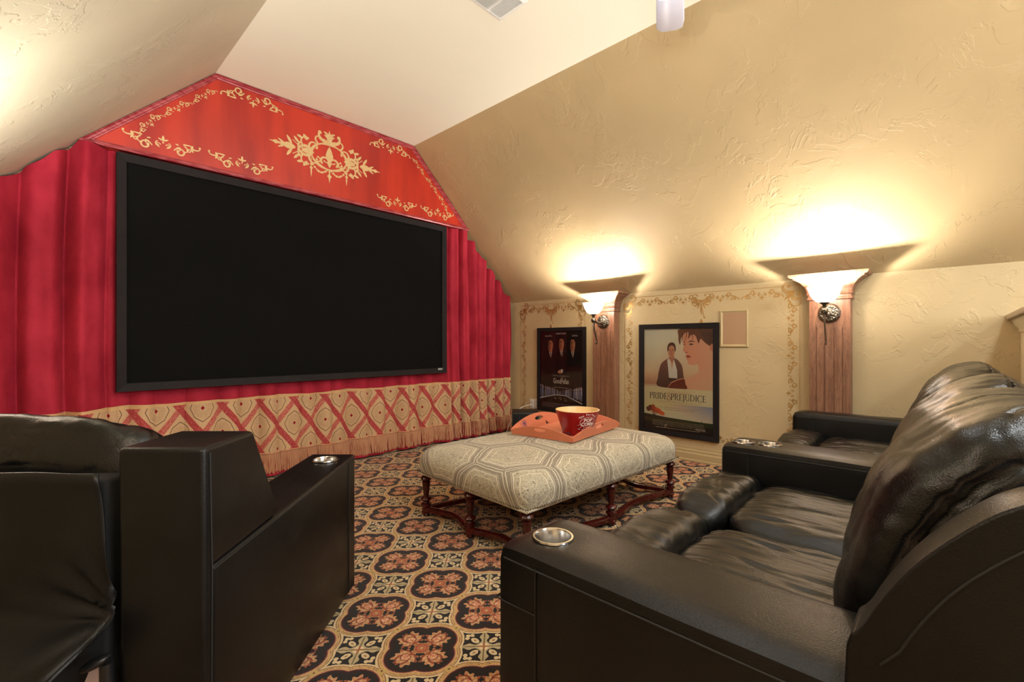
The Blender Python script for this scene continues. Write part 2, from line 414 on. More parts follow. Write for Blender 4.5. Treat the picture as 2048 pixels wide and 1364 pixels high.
def pill(name, mapf, mat, parent, n=(20, 20, 8), p=5.0, uvf=None):
    """superellipsoid on a cube grid; mapf takes the unit-shape point and returns position"""
    V, F = cubesphere(*n); out = []; uv = []
    for x, y, z in V:
        m = (abs(x)**p + abs(y)**p + abs(z)**p)**(1/p); q = Vector((x/m, y/m, z/m))
        out.append(mapf(q)); 
        if uvf: uv.append(uvf(q))
    return mesh(name, [(out, F, mat)], parent, 180, uv or None)
def nz(x, y, z=0.0): return noise.noise(Vector((x, y, z)))
def path_at(P, u):
    u = max(0.0, min(1.0, u))*(len(P)-1); i = min(int(u), len(P)-2); f = u-i
    g = lambda k: P[max(0, min(len(P)-1, k))]
    p0, p1, p2, p3 = g(i-1), g(i), g(i+1), g(i+2)
    c = [0.5*((2*p1[k]) + (-p0[k]+p2[k])*f + (2*p0[k]-5*p1[k]+4*p2[k]-p3[k])*f*f + (-p0[k]+3*p1[k]-3*p2[k]+p3[k])*f**3) for k in range(len(p1))]
    return c

# 2D stencil shapes ------------------------------------------------
def ribbon(pts, ws):
    V = []; F = []
    for i, p in enumerate(pts):
        q0 = pts[max(i-1, 0)]; q1 = pts[min(i+1, len(pts)-1)]; dx, dy = q1[0]-q0[0], q1[1]-q0[1]; l = math.hypot(dx, dy) or 1
        n = (-dy/l, dx/l); w = ws[i]/2
        V += [(p[0]+n[0]*w, p[1]+n[1]*w), (p[0]-n[0]*w, p[1]-n[1]*w)]
    for i in range(len(pts)-1): F.append((2*i, 2*i+1, 2*i+3, 2*i+2))
    return V, F
def blob(x, y, rx, ry=None, a=0.0, n=12):
    ry = ry or rx; c, s = math.cos(a), math.sin(a)
    return [(x+rx*math.cos(2*PI*k/n)*c - ry*math.sin(2*PI*k/n)*s, y+rx*math.cos(2*PI*k/n)*s + ry*math.sin(2*PI*k/n)*c) for k in range(n)], [tuple(range(n))]
def curl(x, y, ang, length, k0, k1, w0, w1, ball=0.0, n=18):
    """ribbon whose curvature runs from k0 to k1 (radians over the whole length)"""
    pts = []; ws = []; a = ang
    for i in range(n+1):
        f = i/n; pts.append((x, y)); ws.append((w0+(w1-w0)*f)*(1.0 if i else .6))
        a += (k0+(k1-k0)*f)/n; x += math.cos(a)*length/n; y += math.sin(a)*length/n
    s = [ribbon(pts, ws)]
    if ball: s.append(blob(pts[-1][0], pts[-1][1], ball))
    return s
def leaf(x, y, ang, l, w):
    pts = []; ws = []
    for i in range(9):
        f = i/8; pts.append((x+math.cos(ang)*l*f, y+math.sin(ang)*l*f)); ws.append(w*math.sin(PI*min(1, f*.92+.04))**.8)
    return [ribbon(pts, ws)]
LEAF = leaf; CURL = curl
def xf(shapes, sx=1, sy=1, rot=0, tx=0, ty=0, mirror=False):
    c, s = math.cos(rot), math.sin(rot); out = []
    for V, F in shapes:
        W = []
        for x, y in V:
            if mirror: x = -x
            x *= sx; y *= sy; W.append((x*c-y*s+tx, x*s+y*c+ty))
        out.append((W, F))
    return out
def half_scroll():
    S = []
    S += curl(-.03, -.01, PI*.62, .10, 2.0, 6.5, .014, .012, .017)            # small inner volute
    S += curl(-.04, -.05, PI*.93, .13, -1.0, -4.5, .012, .014)
    S += curl(-.135, -.055, PI*.60, .34, 3.4, 9.4, .016, .026, .020, 26)      # large C volute
    S += leaf(-.215, .02, -.6, .075, .030) + leaf(-.215, .02, -1.5, .06, .024) + leaf(-.20, .05, .2, .05, .022)
    S += curl(-.27, .055, PI*1.12, .13, 1.5, 3.8, .022, .012, .014)
    S += curl(-.255, .08, PI*1.02, .12, -1.0, 2.0, .030, .012)
    S += curl(-.31, -.01, PI*1.3, .10, -3.5, -6.0, .018, .012, .014)
    S += leaf(-.36, .04, PI*.62, .06, .034) + leaf(-.36, .04, PI*1.35, .06, .028)
    S += curl(-.35, .045, PI*1.02, .16, 1.2, -5.2, .030, .012, .016)
    return S
def scroll_motif():
    h = half_scroll()
    S = h + xf(h, mirror=True)
    S += leaf(0, .045, PI/2, .10, .034) + leaf(0, .06, PI*.86, .07, .026) + leaf(0, .06, PI*.14, .07, .026)
    S.append(blob(0, .03, .013)); return S
def emblem():
    S = []; leaf = lambda x, y, a, l, w: LEAF(x, y, a, l, w*.72); curl = lambda x, y, a, l, k0, k1, w0, w1, b=0.0: CURL(x, y, a, l, k0, k1, w0*.72, w1*.72, b*.8)
    def half():
        s = []
        # oval ring half (right side)
        pts = []; ws = []
        for i in range(25):
            a = -PI/2 + PI*i/24; pts.append((.163*math.cos(a), .125*math.sin(a))); ws.append(.020+.007*math.sin(a*5))
        s.append(ribbon(pts, ws))
        s += curl(.02, .135, .35, .13, -.5, 4.5, .040, .026, .022) + leaf(.0, .135, .25, .10, .05) + leaf(.0, .21, .5, .06, .03)
        s += curl(.10, .10, .6, .12, 1.0, 6.0, .026, .016, .018)
        s += curl(.15, -.06, -2.2, .12, -2.0, -6.0, .022, .014, .012)
        # acanthus spray
        s += leaf(.14, 0, .0, .11, .075)
        s += curl(.17, .02, 1.1, .19, -3.8, -2.2, .045, .018, .018) + curl(.17, .02, .8, .17, 2.6, 6.2, .030, .014, .014)
        s += curl(.17, -.02, -1.1, .19, 3.8, 2.2, .045, .018, .018) + curl(.17, -.02, -.8, .17, -2.6, -6.2, .030, .014, .014)
        s += leaf(.20, .10, 1.0, .06, .045) + leaf(.20, -.10, -1.0, .06, .045) + leaf(.24, .11, .3, .05, .035) + leaf(.24, -.11, -.3, .05, .035)
        s += curl(.22, .03, .5, .15, 1.8, 4.4, .024, .014, .014) + curl(.22, -.03, -.5, .15, -1.8, -4.4, .024, .014, .014)
        s += leaf(.27, .05, .9, .07, .032) + leaf(.27, -.05, -.9, .07, .032)
        s += curl(.18, 0, .15, .16, .4, .8, .016, .010) + curl(.18, 0, -.15, .16, -.4, -.8, .016, .010)
        s += leaf(.30, 0, 0, .11, .085) + leaf(.33, .02, 1.05, .085, .035) + leaf(.33, -.02, -1.05, .085, .035)
        s += leaf(.38, .0, .55, .075, .026) + leaf(.38, 0, -.55, .075, .026) + leaf(.38, 0, 0, .08, .03)
        s += leaf(.435, 0, 0, .05, .05); s.append(ribbon([(.46, 0), (.515, 0)], [.022, .002]))
        # hanging pendants
        s.append(ribbon([(.165, -.05), (.165, -.12), (.165, -.19), (.165, -.235)], [.006, .008, .014, .003])); s.append(blob(.165, -.115, .012)); s.append(blob(.165, -.15, .014))
        for i in range(9):
            a = i/8; s.append(blob(.02+.13*a, -.135 - .045*math.sin(PI*a)*1.0+.02*a, .0085+.003*(i % 2)))
        return s
    h = half(); S += h + xf(h, mirror=True)
    # fleur-de-lis
    S.append(([(0, .105), (.022, .06), (.036, .01), (.026, -.03), (.014, -.05), (-.014, -.05), (-.026, -.03), (-.036, .01), (-.022, .06)], [tuple(range(9))]))
    for m in (False, True):
        S += xf(curl(.012, -.035, 1.25, .12, -3.6, -3.2, .022, .030, .014), mirror=m)
        S += xf(curl(.008, -.055, -.4, .045, .5, 2.0, .016, .014, .009), mirror=m)
    S.append(([(.016, -.045), (.020, -.07), (0, -.110), (-.020, -.07), (-.016, -.045)], [tuple(range(5))]))
    # crown star and bottom drop
    S.append(([(0, .265), (.014, .215), (.052, .205), (.026, .18), (.020, .14), (-.020, .14), (-.026, .18), (-.052, .205), (-.014, .215)], [tuple(range(9))]))
    S.append(ribbon([(0, -.12), (0, -.17)], [.018, .012])); S.append(([(0, -.165), (.024, -.19), (.010, -.205), (0, -.26), (-.010, -.205), (-.024, -.19)], [tuple(range(6))]))
    return S
def to3(shapes, f, mat):
    V = []; F = []
    for n_, (v, fs) in enumerate(shapes):
        b = len(V); V += [f(x, y, (n_ % 97)*2.5e-5) for x, y in v]; F += [[b+k for k in q] for q in fs]
    return (V, F, mat)

# ---------------------------------------------------------------- text as flat polygons
_tc = {}
def text2d(s, size=1.0, bold=0.0, sx=1.0, align='CENTER'):
    k = (s, bold, align)
    if k not in _tc:
        cu = bpy.data.curves.new('t', 'FONT'); cu.body = s; cu.size = 1.0; cu.align_x = align; cu.align_y = 'CENTER'; cu.offset = bold; cu.resolution_u = 3
        o = bpy.data.objects.new('t', cu); COL.objects.link(o)
        dg = bpy.context.evaluated_depsgraph_get(); me = bpy.data.meshes.new_from_object(o.evaluated_get(dg))
        V = [(v.co.x, v.co.y) for v in me.vertices]; F = [tuple(p.vertices) for p in me.polygons]
        bpy.data.objects.remove(o); bpy.data.curves.remove(cu); bpy.data.meshes.remove(me); _tc[k] = (V, F)
    V, F = _tc[k]
    return [([(x*size*sx, y*size) for x, y in V], F)]

# ---------------------------------------------------------------- room shell
def struct(o): o['kind'] = 'structure'; return o
YB = -4.0; YW = 4.20
SL = 1.582          # horizontal run of each slope
SG = (CZ-KZ)/SL
struct(mesh('floor', [([(LW, YB, 0), (KW, YB, 0), (KW, YW, 0), (LW, YW, 0)], [(0, 1, 2, 3)], M_carpet)]))
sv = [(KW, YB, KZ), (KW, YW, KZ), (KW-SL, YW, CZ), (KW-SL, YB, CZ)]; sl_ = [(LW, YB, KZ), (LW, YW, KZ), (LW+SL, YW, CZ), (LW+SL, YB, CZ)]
struct(mesh('ceiling', [([(LW+SL, YB, CZ), (KW-SL, YB, CZ), (KW-SL, YW, CZ), (LW+SL, YW, CZ)], [(3, 2, 1, 0)], M_ceil), (sv, [(0, 1, 2, 3)], M_wall), (sl_, [(3, 2, 1, 0)], M_wall_lit)]))
struct(mesh('wall_front', [([(LW, YW, 0), (KW, YW, 0), (KW, YW, KZ), (KW-SL, YW, CZ), (LW+SL, YW, CZ), (LW, YW, KZ)], [tuple(range(6))], M_wall)]))
WX0, WX1, WZ0, WZ1 = XC-1.25, XC+1.25, 1.25, 2.75  # opening made up in the unseen back wall for the fill light
struct(mesh('wall_back', [([(LW, YB, 0), (KW, YB, 0), (KW, YB, KZ), (KW-SL, YB, CZ), (LW+SL, YB, CZ), (LW, YB, KZ), (WX0, YB, WZ0), (WX1, YB, WZ0), (WX1, YB, WZ1), (WX0, YB, WZ1)],
    [(0, 6, 7, 1), (1, 7, 8, 3, 2), (3, 8, 9, 4), (4, 9, 6, 0, 5)], M_wall)]))
wf = mesh('added_window_1', [([(a, YB-.03, b) for a, b in q] + [(a, YB+.02, b) for a, b in q], [(0, 1, 2, 3), (7, 6, 5, 4), (0, 4, 5, 1), (1, 5, 6, 2), (2, 6, 7, 3), (3, 7, 4, 0)], M_cream) for q in
    [[(WX0+i*(WX1-WX0)/3-.025, WZ0), (WX0+i*(WX1-WX0)/3+.025, WZ0), (WX0+i*(WX1-WX0)/3+.025, WZ1), (WX0+i*(WX1-WX0)/3-.025, WZ1)] for i in range(4)] +
    [[(WX0, z-.025), (WX1, z-.025), (WX1, z+.025), (WX0, z+.025)] for z in (WZ0, 2.0, WZ1)]]); struct(wf)  # unseen window, added as a source for the rear fill light
# right wall: knee wall + slope with painted stencil borders on the knee wall
mot = scroll_motif()
def wallmap(y, z, e=0): return (KW-.0008-e, y, z)
def border(y0, y1, z0, z1, bottom=True):
    """y0 > y1: left edge to right edge as seen in the room"""
    S = []
    for (a, b, c, d) in ((y0, z1, y1, z1), (y0, z0, y0, z1), (y1, z0, y1, z1)):
        S.append(ribbon([(a, b), (c, d)], [.004, .004]))
    def run(p, q, size, flip):
        L = math.hypot(q[0]-p[0], q[1]-p[1]); n = max(1, round(L/size)); a = math.atan2(q[1]-p[1], q[0]-p[0])
        out = []
        for i in range(n):
            f = (i+.5)/n; out += xf(mot, L/n*.98, (-1 if flip else 1)*L/n*.98, a, p[0]+(q[0]-p[0])*f, p[1]+(q[1]-p[1])*f)
        return out
    o = .055
    S += run((y1+o*2, z1-o), (y0-o*2, z1-o), .34, True)
    S += run((y0-o, z0+.05), (y0-o, z1-o*2), .32, False)
    S += run((y1+o, z0+.05), (y1+o, z1-o*2), .32, True)
    if bottom: S += run((y1+o*2, z0+o*.8), (y0-o*2, z0+o*.8), .34, False)
    for (cy, sg) in ((y0-.02, -1), (y1+.02, 1)):      # corner sprays
        for k, a in enumerate((.25, .55, .785, 1.0, 1.3)):
            l = .12+.06*(k == 2); S += xf(leaf(.02, -.02, -a, l*.6, .014) + curl(.03, -.02, -a, l*1.5, 1.5*(1 if k < 2 else -1), 9*(1 if k < 2 else -1), .008, .006, .008), tx=cy, ty=z1-.02, sx=sg)
    m = (y0+y1)/2                                     # centre pendant
    for k, a in enumerate((-.3, -.75, -1.15, -PI/2, -PI+1.15, -PI+.75, -PI+.3)):
        S += xf(leaf(.03*math.cos(a), .03*math.sin(a), a, .06+.05*(k == 3), .012) + curl(0, 0, a, .17, (.5 if k < 3 else -.5), (9 if k < 3 else -9)*(k != 3), .007, .005, .008), tx=m, ty=z1-.07)
    S += xf(leaf(0, 0, -PI/2, .05, .03), tx=m, ty=z1-.25)
    return S
bs = border(4.006, 3.02, .19, 1.606) + border(2.508, .896, .19, 1.606)
kv = [(KW, YB, 0), (KW, YW, 0), (KW, YW, KZ), (KW, YB, KZ)]
sv = [(KW, YB, KZ), (KW, YW, KZ), (KW-SL, YW, CZ), (KW-SL, YB, CZ)]
struct(mesh('wall_right', [(kv, [(0, 1, 2, 3)], M_wall), to3(bs, wallmap, M_bronze)]))
kv = [(LW, YB, 0), (LW, YW, 0), (LW, YW, KZ), (LW, YB, KZ)]; sv = [(LW, YB, KZ), (LW, YW, KZ), (LW+SL, YW, CZ), (LW+SL, YB, CZ)]
struct(mesh('wall_left', [(kv, [(3, 2, 1, 0)], M_wall)]))
bp = [(0, 0), (-.022, 0), (-.022, .018), (-.018, .022), (-.018, .075), (-.013, .085), (-.013, .105), (-.006, .118), (-.006, .132), (0, .135)]
def base(name, segs, wx, sgn):
    parts = []
    for y0, y1 in segs:
        V = [(wx+sgn*a, y0, z) for a, z in bp] + [(wx+sgn*a, y1, z) for a, z in bp]; n = len(bp)
        parts.append((V, [(i, i+1, n+i+1, n+i) for i in range(n-1)] + [tuple(range(n)), tuple(range(n, 2*n))], M_trim))
    return struct(mesh(name, parts))
base('baseboard_right', ((-.33, .53), (.82, 2.56), (2.84, YW)), KW, 1)
base('baseboard_left', ((YB, YW),), LW, -1)
# half wall behind the sofa, with a moulded cap
box('wall_half', 1.6, KW, -.46, -.33, 0, 1.235, M_cream)['kind'] = 'structure'
cp = [(-.33, 1.20), (-.322, 1.20), (-.318, 1.225), (-.300, 1.245), (-.296, 1.262), (-.285, 1.278), (-.33, 1.278)]
prism('trim_1', cp, 'x', 1.6, KW, M_cream)['kind'] = 'structure'
box('trim_2', 1.55, KW, -.53, -.262, 1.278, 1.312, M_greywood, None, .006, 2)['kind'] = 'structure'

# ---------------------------------------------------------------- red panel above the screen
pr = thing('painted_panel', 'red lacquered panel with gold fleur-de-lis stencil above the projection screen', 'wall panel', (XC, D, 2.45), world=True)
ex = [(.232, 2.442), (XC*2-.232, 2.442), (XC*2-1.004, 3.197), (1.004, 3.197)]
S = []
def place(x0, z0, x1, z1, flip=False, hs=1.0):
    L = math.hypot(x1-x0, z1-z0); a = math.atan2(z1-z0, x1-x0)
    return xf(mot, L, (-1 if flip else 1)*L*hs, a, (x0+x1)/2, (z0+z1)/2)
MS = [(.445, 2.555, .915, 2.555, 0), (.950, 2.555, 1.43, 2.555, 0), (1.03, 3.105, 1.51, 3.105, 1), (.535, 2.60, .665, 2.775, 1), (.675, 2.77, .845, 2.93, 1), (.85, 2.93, 1.01, 3.085, 1)]
for (a, b, c, d, fl) in MS:
    hs = .95 if a != .535 else 1.1
    q = place(a, b, c, d, fl, hs); S += q + [([(2*XC-x, z) for x, z in v], f) for v, f in q]
S += xf(emblem(), 1.0, .92, 0, XC, 2.82)
V = [(x, D, z) for x, z in ex] + [(x, YW-.002, z) for x, z in ex]
F = [(0, 1, 2, 3), (7, 6, 5, 4), (0, 4, 5, 1), (1, 5, 6, 2), (2, 6, 7, 3), (3, 7, 4, 0)]
mesh('board', [(V, F, M_redpanel), to3(S, lambda x, z, e: (x, D-.0008-e, z), M_gold)], pr)
# moulding: mitred strips following the outline
def mould(pts, wd, prof, name, parent, mat):
    """closed outline pts (x,z) counter-clockwise; prof: list of (inset, forward)"""
    n = len(pts); rings = []
    for ins, fwd in prof:
        ring = []
        for i in range(n):
            p = Vector(pts[i]); a = (p-Vector(pts[i-1])).normalized(); b = (Vector(pts[(i+1) % n])-p).normalized()
            na = Vector((-a.y, a.x)); nb = Vector((-b.y, b.x)); m = (na+nb); m = m/ (m.dot(na))
            q = p + m*ins; ring.append((q.x, D-fwd, q.y))
        rings.append(ring)
    V = [v for r in rings for v in r]; F = []
    for k in range(len(rings)-1):
        for i in range(n): F.append((k*n+i, k*n+(i+1) % n, (k+1)*n+(i+1) % n, (k+1)*n+i))
    return mesh(name, [(V, F, mat)], parent)
mould(ex, .05, [(0.0, -.01), (0.0, .024), (.008, .028), (.011, .019), (.022, .018), (.025, .010), (.032, .008), (.035, 0.0)], 'moulding', pr, M_mauve)

# ---------------------------------------------------------------- projection screen
ps = thing('projection_screen', 'large wide projection screen with black velvet frame hung before the red curtain', 'screen', (1.82, 4.06, .80), world=True)
SX0, SX1, SZ0, SZ1 = .420, 3.222, .800, 2.418; fw = .054
box('screen_surface', SX0+.05, SX1-.05, 4.085, 4.092, SZ0+.05, SZ1-.05, M_screen, ps)
def framebar(p, q, r, s, y0=4.055, y1=4.10):
    # p,q outer edge; r,s inner edge; bevelled inwards
    V = [(p[0], y1, p[1]), (q[0], y1, q[1]), (p[0], y0, p[1]), (q[0], y0, q[1]), (r[0], y0+.012, r[1]), (s[0], y0+.012, s[1]), (r[0], 4.086, r[1]), (s[0], 4.086, s[1])]
    return (V, [(0, 1, 3, 2), (2, 3, 5, 4), (4, 5, 7, 6), (0, 2, 4, 6), (1, 7, 5, 3), (0, 6, 7, 1)], M_blackframe)
O = [(SX0, SZ0), (SX1, SZ0), (SX1, SZ1), (SX0, SZ1)]; I = [(SX0+fw, SZ0+fw), (SX1-fw, SZ0+fw), (SX1-fw, SZ1-fw), (SX0+fw, SZ1-fw)]
mesh('frame', [framebar(O[i], O[(i+1) % 4], I[i], I[(i+1) % 4]) for i in range(4)], ps)
tag(box('sticker', 3.10, 3.16, 4.0528, 4.0546, .835, .855, flat('sticker_grey', srgb(150, 156, 160)), ps), 'small grey sticker on the lower right of the frame', None)

# ---------------------------------------------------------------- stage curtain
cu = thing('stage_curtain', 'red velvet stage curtain with diamond tapestry border and fringe behind the screen', 'curtain', (XC, 4.13, 0), world=True)
XA, XB = -.30, 4.335; NX = 1500
def fold(x, z):
    """forward offset of the cloth at x; folds wander a little with height"""
    wob = .05*nz(x*1.3, z*.45, 3.1) + .03*nz(x*4, z*.9, 8)
    xx = x + wob
    left = max(0, min(1, (.44-x)/.10)); right = max(0, min(1, (x-3.21)/.08)); mid = 1-max(left, right)
    f1 = (abs(math.sin(xx*PI/.205+.35))**.8)*.115 + .012*math.sin(xx*2*PI/.125+1.0)
    f2 = (abs(math.sin(xx*PI/.145+.2))**.75)*.085 + .012*math.sin(xx*2*PI/.085)
    f3 = (abs(math.sin(xx*PI/.165+nz(x*2.2, 0, 5)*1.6))**.7)*.036 + .012*math.sin(xx*2*PI/.27)
    dz = .012*nz(x*5, z*2.5, 1) * (1.6 if z > 1.9 else 1)
    low = max(0, min(1, (1.0-z)/.7))
    return f1*left + f2*right + f3*mid + dz + low*.018*math.sin(xx*2*PI/.45)
def ctop(x):
    sl = KZ+(x-LW)*SG; sr = KZ+(KW-x)*SG
    t = min(2.437, sl-.006-.014*abs(math.sin(x*PI/.12)), sr-.030 - .030*abs(math.sin(x*PI/.105+.6)) - .02*(nz(x*9, 0, 2)+.5))
    return min(t, 1.80 if x > 4.29 else 9)
CY = 4.168
xs = [XA+(XB-XA)*i/NX for i in range(NX+1)]
s = 0; arc = [0]
for i in range(1, NX+1):
    s += math.hypot(xs[i]-xs[i-1], fold(xs[i], .5)-fold(xs[i-1], .5)); arc.append(s)
def sheet(name, zf, rows, off, mat, i0=0, i1=NX, uv=False, step=2):
    V = []; F = []; U = []; idx = list(range(i0, i1+1, step)); n = len(idx)
    for r in range(rows+1):
        for i in idx:
            x = xs[i]; z0, z1 = zf(x); z = z0+(z1-z0)*r/rows
            V.append((x, CY-off-fold(x, z), z)); U.append((arc[i], z))
    for r in range(rows):
        for k in range(n-1): F.append((r*n+k, r*n+k+1, (r+1)*n+k+1, (r+1)*n+k))
    return mesh(name, [(V, F, mat)], cu, 180, U)
sheet('velvet_panel', lambda x: (.02, ctop(x)), 36, 0, M_velvet)
def btop(x): return .690 + .012*nz(x*3.1, 0, 4)
def bbot(x): return .205 + .010*nz(x*2.3, 0, 9)
tag(sheet('tapestry_border', lambda x: (bbot(x), btop(x)), 14, .008, M_tap, step=1), 'cream tapestry band with red diamond lattice', None)
fr = []; Vf = []; Ff = []
for i in range(0, NX, 1):
    for _ in range(1):
        x = xs[i] + random.uniform(-.001, .001)
        if x > XB-.01: continue
        z0 = bbot(x)+.01; L = .165+random.uniform(-.012, .012); sw = random.uniform(-.010, .010); w_ = .0017
        y0 = CY-.012-fold(x, z0); yb = CY-.020-fold(x+sw, .05) - random.uniform(0, .012); b = len(Vf)
        for k in range(4):
            f = k/3; Vf += [(x-w_+sw*f*f, y0+(yb-y0)*f, z0-L*f), (x+w_+sw*f*f, y0+(yb-y0)*f-.002, z0-L*f)]
        for k in range(3): Ff.append((b+2*k, b+2*k+1, b+2*k+3, b+2*k+2))
tape = tube_vf([(xs[i], CY-.014-fold(xs[i], .2), bbot(xs[i])+.004) for i in range(0, NX, 3)], .006, 5)
o = mesh('fringe', [(Vf, Ff, M_fringe), (tape[0], tape[1], M_fringe)], cu); o['kind'] = 'stuff'; o['label'] = 'tan tasselled fringe along the curtain hem'
# ---------------------------------------------------------------- pilasters and sconces
def pilaster(yc, side, label):
    """side +1: on the right wall (faces -X); -1: on the left wall"""
    wx = KW if side > 0 else LW
    r = thing('wood_pilaster', label, 'pilaster', (wx-side*.004, yc, 0), 0 if side > 0 else PI, 'oak pilasters carrying the sconces')
    hw = .1325; dp = .11
    # shaft: smooth above 1.25, fluted with four narrow grooves below
    gy = [-.085, -.030, .030, .085]; prof = [(0, -hw), (-dp, -hw)]
    for g in gy: prof += [(-dp, g-.004), (-dp+.006, g-.002), (-dp+.006, g+.002), (-dp, g+.004)]
    prof += [(-dp, hw), (0, hw)]
    prism('shaft', prof, 'z', .0, 1.25, M_oak, r, 0, 1, 20)
    box('shaft_top', -dp, 0, -hw, hw, 1.25, 1.475, M_oak, r)
    pf = [(0.0, 1.462), (.012, 1.468), (.014, 1.482), (.006, 1.488), (.006, 1.50), (.014, 1.506), (.018, 1.516), (.012, 1.522), (.018, 1.545), (.030, 1.575), (.052, 1.602), (.080, 1.622), (.094, 1.628), (.096, 1.638), (.110, 1.640), (.122, 1.648), (.124, 1.664), (.0, 1.666)]
    V = []; F = []
    for o, z in pf:
        V += [(-.001, -hw-o, z), (-dp-o, -hw-o, z), (-dp-o, hw+o, z), (-.001, hw+o, z)]
    for i in range(len(pf)-1):
        for k in range(3): F.append((4*i+k, 4*i+k+1, 4*i+4+k+1, 4*i+4+k))
    n = len(pf)-1; F.append((4*n, 4*n+1, 4*n+2, 4*n+3)); mesh('capital', [(V, F, M_oak)], r)
    pb = [(.018, 0), (.018, .12), (.010, .14), (0, .15)]; V = []; F = []
    for o, z in pb: V += [(-.001, -hw-o, z), (-dp-o, -hw-o, z), (-dp-o, hw+o, z), (-.001, hw+o, z)]
    for i in range(3):
        for k in range(3): F.append((4*i+k, 4*i+k+1, 4*i+4+k+1, 4*i+4+k))
    mesh('plinth', [(V, F, M_oak)], r)
    pn = [((-dp-.0006, g, 1.262)) for g in gy]
    for x, y, z in pn: mesh('flute_end', [([(x, y-.004, z-.003), (x, y+.004, z-.003), (x, y+.004, z+.003), (x, y-.004, z+.003)], [(0, 1, 2, 3)], M_strap)], r)
def sconce(yc, side, label):
    wx = KW if side > 0 else LW
    r = thing('wall_sconce', label, 'wall lamp', (wx-side*.1145, yc, 1.37), 0 if side > 0 else PI, 'sconces on the pilasters')
    # backplate: domed disc facing -X
    V, F = lathe_vf([(0.0, .030), (.03, .028), (.045, .020), (.052, .024), (.062, .020), (.072, .006), (.076, 0.0)], 40)
    mesh('backplate', [([(-z, x, y-.010) for x, y, z in V], F, M_pewter)], r, 60)
    tube('arm', [(-.02, 0, -.02), (-.08, 0, -.03), (-.14, 0, -.02), (-.178, 0, .012), (-.185, 0, .035)], [.012, .012, .012, .013, .015], M_pewter, r, 10)
    V, F = lathe_vf([(.0, -.03), (.018, -.026), (.026, -.005), (.024, .012), (.014, .024), (.0, .026)], 20, (-.185, 0, .0)); mesh('finial', [(V, F, M_pewter)], r, 60)
    # strap curling down to a small volute
    P = [(-.178, 0, -.02), (-.182, 0, -.06), (-.170, 0, -.11), (-.150, 0, -.155), (-.130, 0, -.195), (-.120, 0, -.225), (-.126, 0, -.243), (-.140, 0, -.247), (-.146, 0, -.236)]
    V, F = tube_vf(P, [.016, .018, .017, .015, .013, .013, .013, .012, .010], 8, .35); mesh('strap', [([(x, y, z) for x, y, z in V], F, M_strap)], r, 60)
    V, F = lathe_vf([(0, 0), (.010, 0), (.014, .02), (.034, .034), (.036, .040), (.0, .036)], 24, (-.185, 0, .025)); mesh('cup', [(V, F, M_strap)], r, 60)
    V, F = lathe_vf([(.030, .078), (.050, .086), (.072, .105), (.090, .135), (.102, .170), (.112, .196), (.109, .196), (.098, .168), (.086, .135), (.069, .109), (.049, .091), (.0, .086)], 36, (-.185, 0, -.018))
    mesh('glass_shade', [(V, F, M_glow)], r, 60)
    lamp('sconce_lamp', 'POINT', (wx-side*(.1145+.185), yc, 1.50), SCONCE_W, WARM, .030)
for side, nm in ((1, 'right'), (-1, 'left')):
    if side > 0:
        pilaster(2.705, 1, 'oak pilaster between the two framed movie posters'); pilaster(.677, 1, 'oak pilaster beside the far armrest of the black sofa')
        sconce(2.705, 1, 'lit wall sconce on the pilaster between the two posters'); sconce(.677, 1, 'lit wall sconce on the pilaster above the black sofa')
    else:
        pilaster(2.705, -1, 'oak pilaster on the left knee wall near the curtain'); pilaster(.677, -1, 'oak pilaster on the left knee wall behind the single recliner')
        sconce(2.705, -1, 'lit sconce on the left knee wall near the curtain'); sconce(.677, -1, 'lit sconce on the left knee wall behind the single recliner')

# ---------------------------------------------------------------- ceiling: register, fan, added cans
v = thing('ceiling_vent', 'white metal air register on the flat ceiling', 'vent', (1.93, 1.975, CZ), world=True)
x0, x1, y0, y1 = 1.74, 2.10, 1.85, 2.10; e = .028
V = []; F = []
for ring in ((0, 0), (e*.9, .010), (e, .004)):
    o, d = ring; V += [(x0+o, y0+o, CZ-.001-d), (x1-o, y0+o, CZ-.001-d), (x1-o, y1-o, CZ-.001-d), (x0+o, y1-o, CZ-.001-d)]
for i in range(2):
    for k in range(4): F.append((4*i+k, 4*i+(k+1) % 4, 4*i+4+(k+1) % 4, 4*i+4+k))
mesh('frame', [(V, F, M_vent)], v)
box('duct', x0+e, x1-e, y0+e, y1-e, CZ-.004, CZ-.002, flat('vent_inner_white', srgb(228, 230, 228)), v)
parts = []
for k in range(5):
    x = x1-e-.012-k*.017; parts.append(([(x, y0+e, CZ-.012), (x+.008, y0+e, CZ-.006), (x+.008, y1-e, CZ-.006), (x, y1-e, CZ-.012)], [(0, 1, 2, 3), (3, 2, 1, 0)], M_vent))
for k in range(16):
    y = y0+e+.006+k*.012; xx = x1-e-.105; parts.append(([(x0+e, y, CZ-.012), (x0+e, y+.008, CZ-.004), (xx, y+.008, CZ-.004), (xx, y, CZ-.012)], [(0, 1, 2, 3), (3, 2, 1, 0)], M_vent))
mesh('louvre', parts, v)
fx, fy = FAN
f = thing('ceiling_fan', 'white ceiling fan whose blade dips into the top of the picture', 'ceiling fan', (fx, fy, 2.865))
lathe('canopy', [(0, .34), (.07, .338), (.065, .30), (.03, .26), (0, .26)], M_fan, f, 24)
lathe('downrod', [(.013, .05), (.013, .30)], M_fan, f, 12)
lathe('motor', [(0, .07), (.06, .068), (.10, .04), (.11, -.01), (.09, -.06), (.05, -.08), (0, -.08)], M_fan, f, 32)
fa = math.atan2(FWD.y, FWD.x)-.326
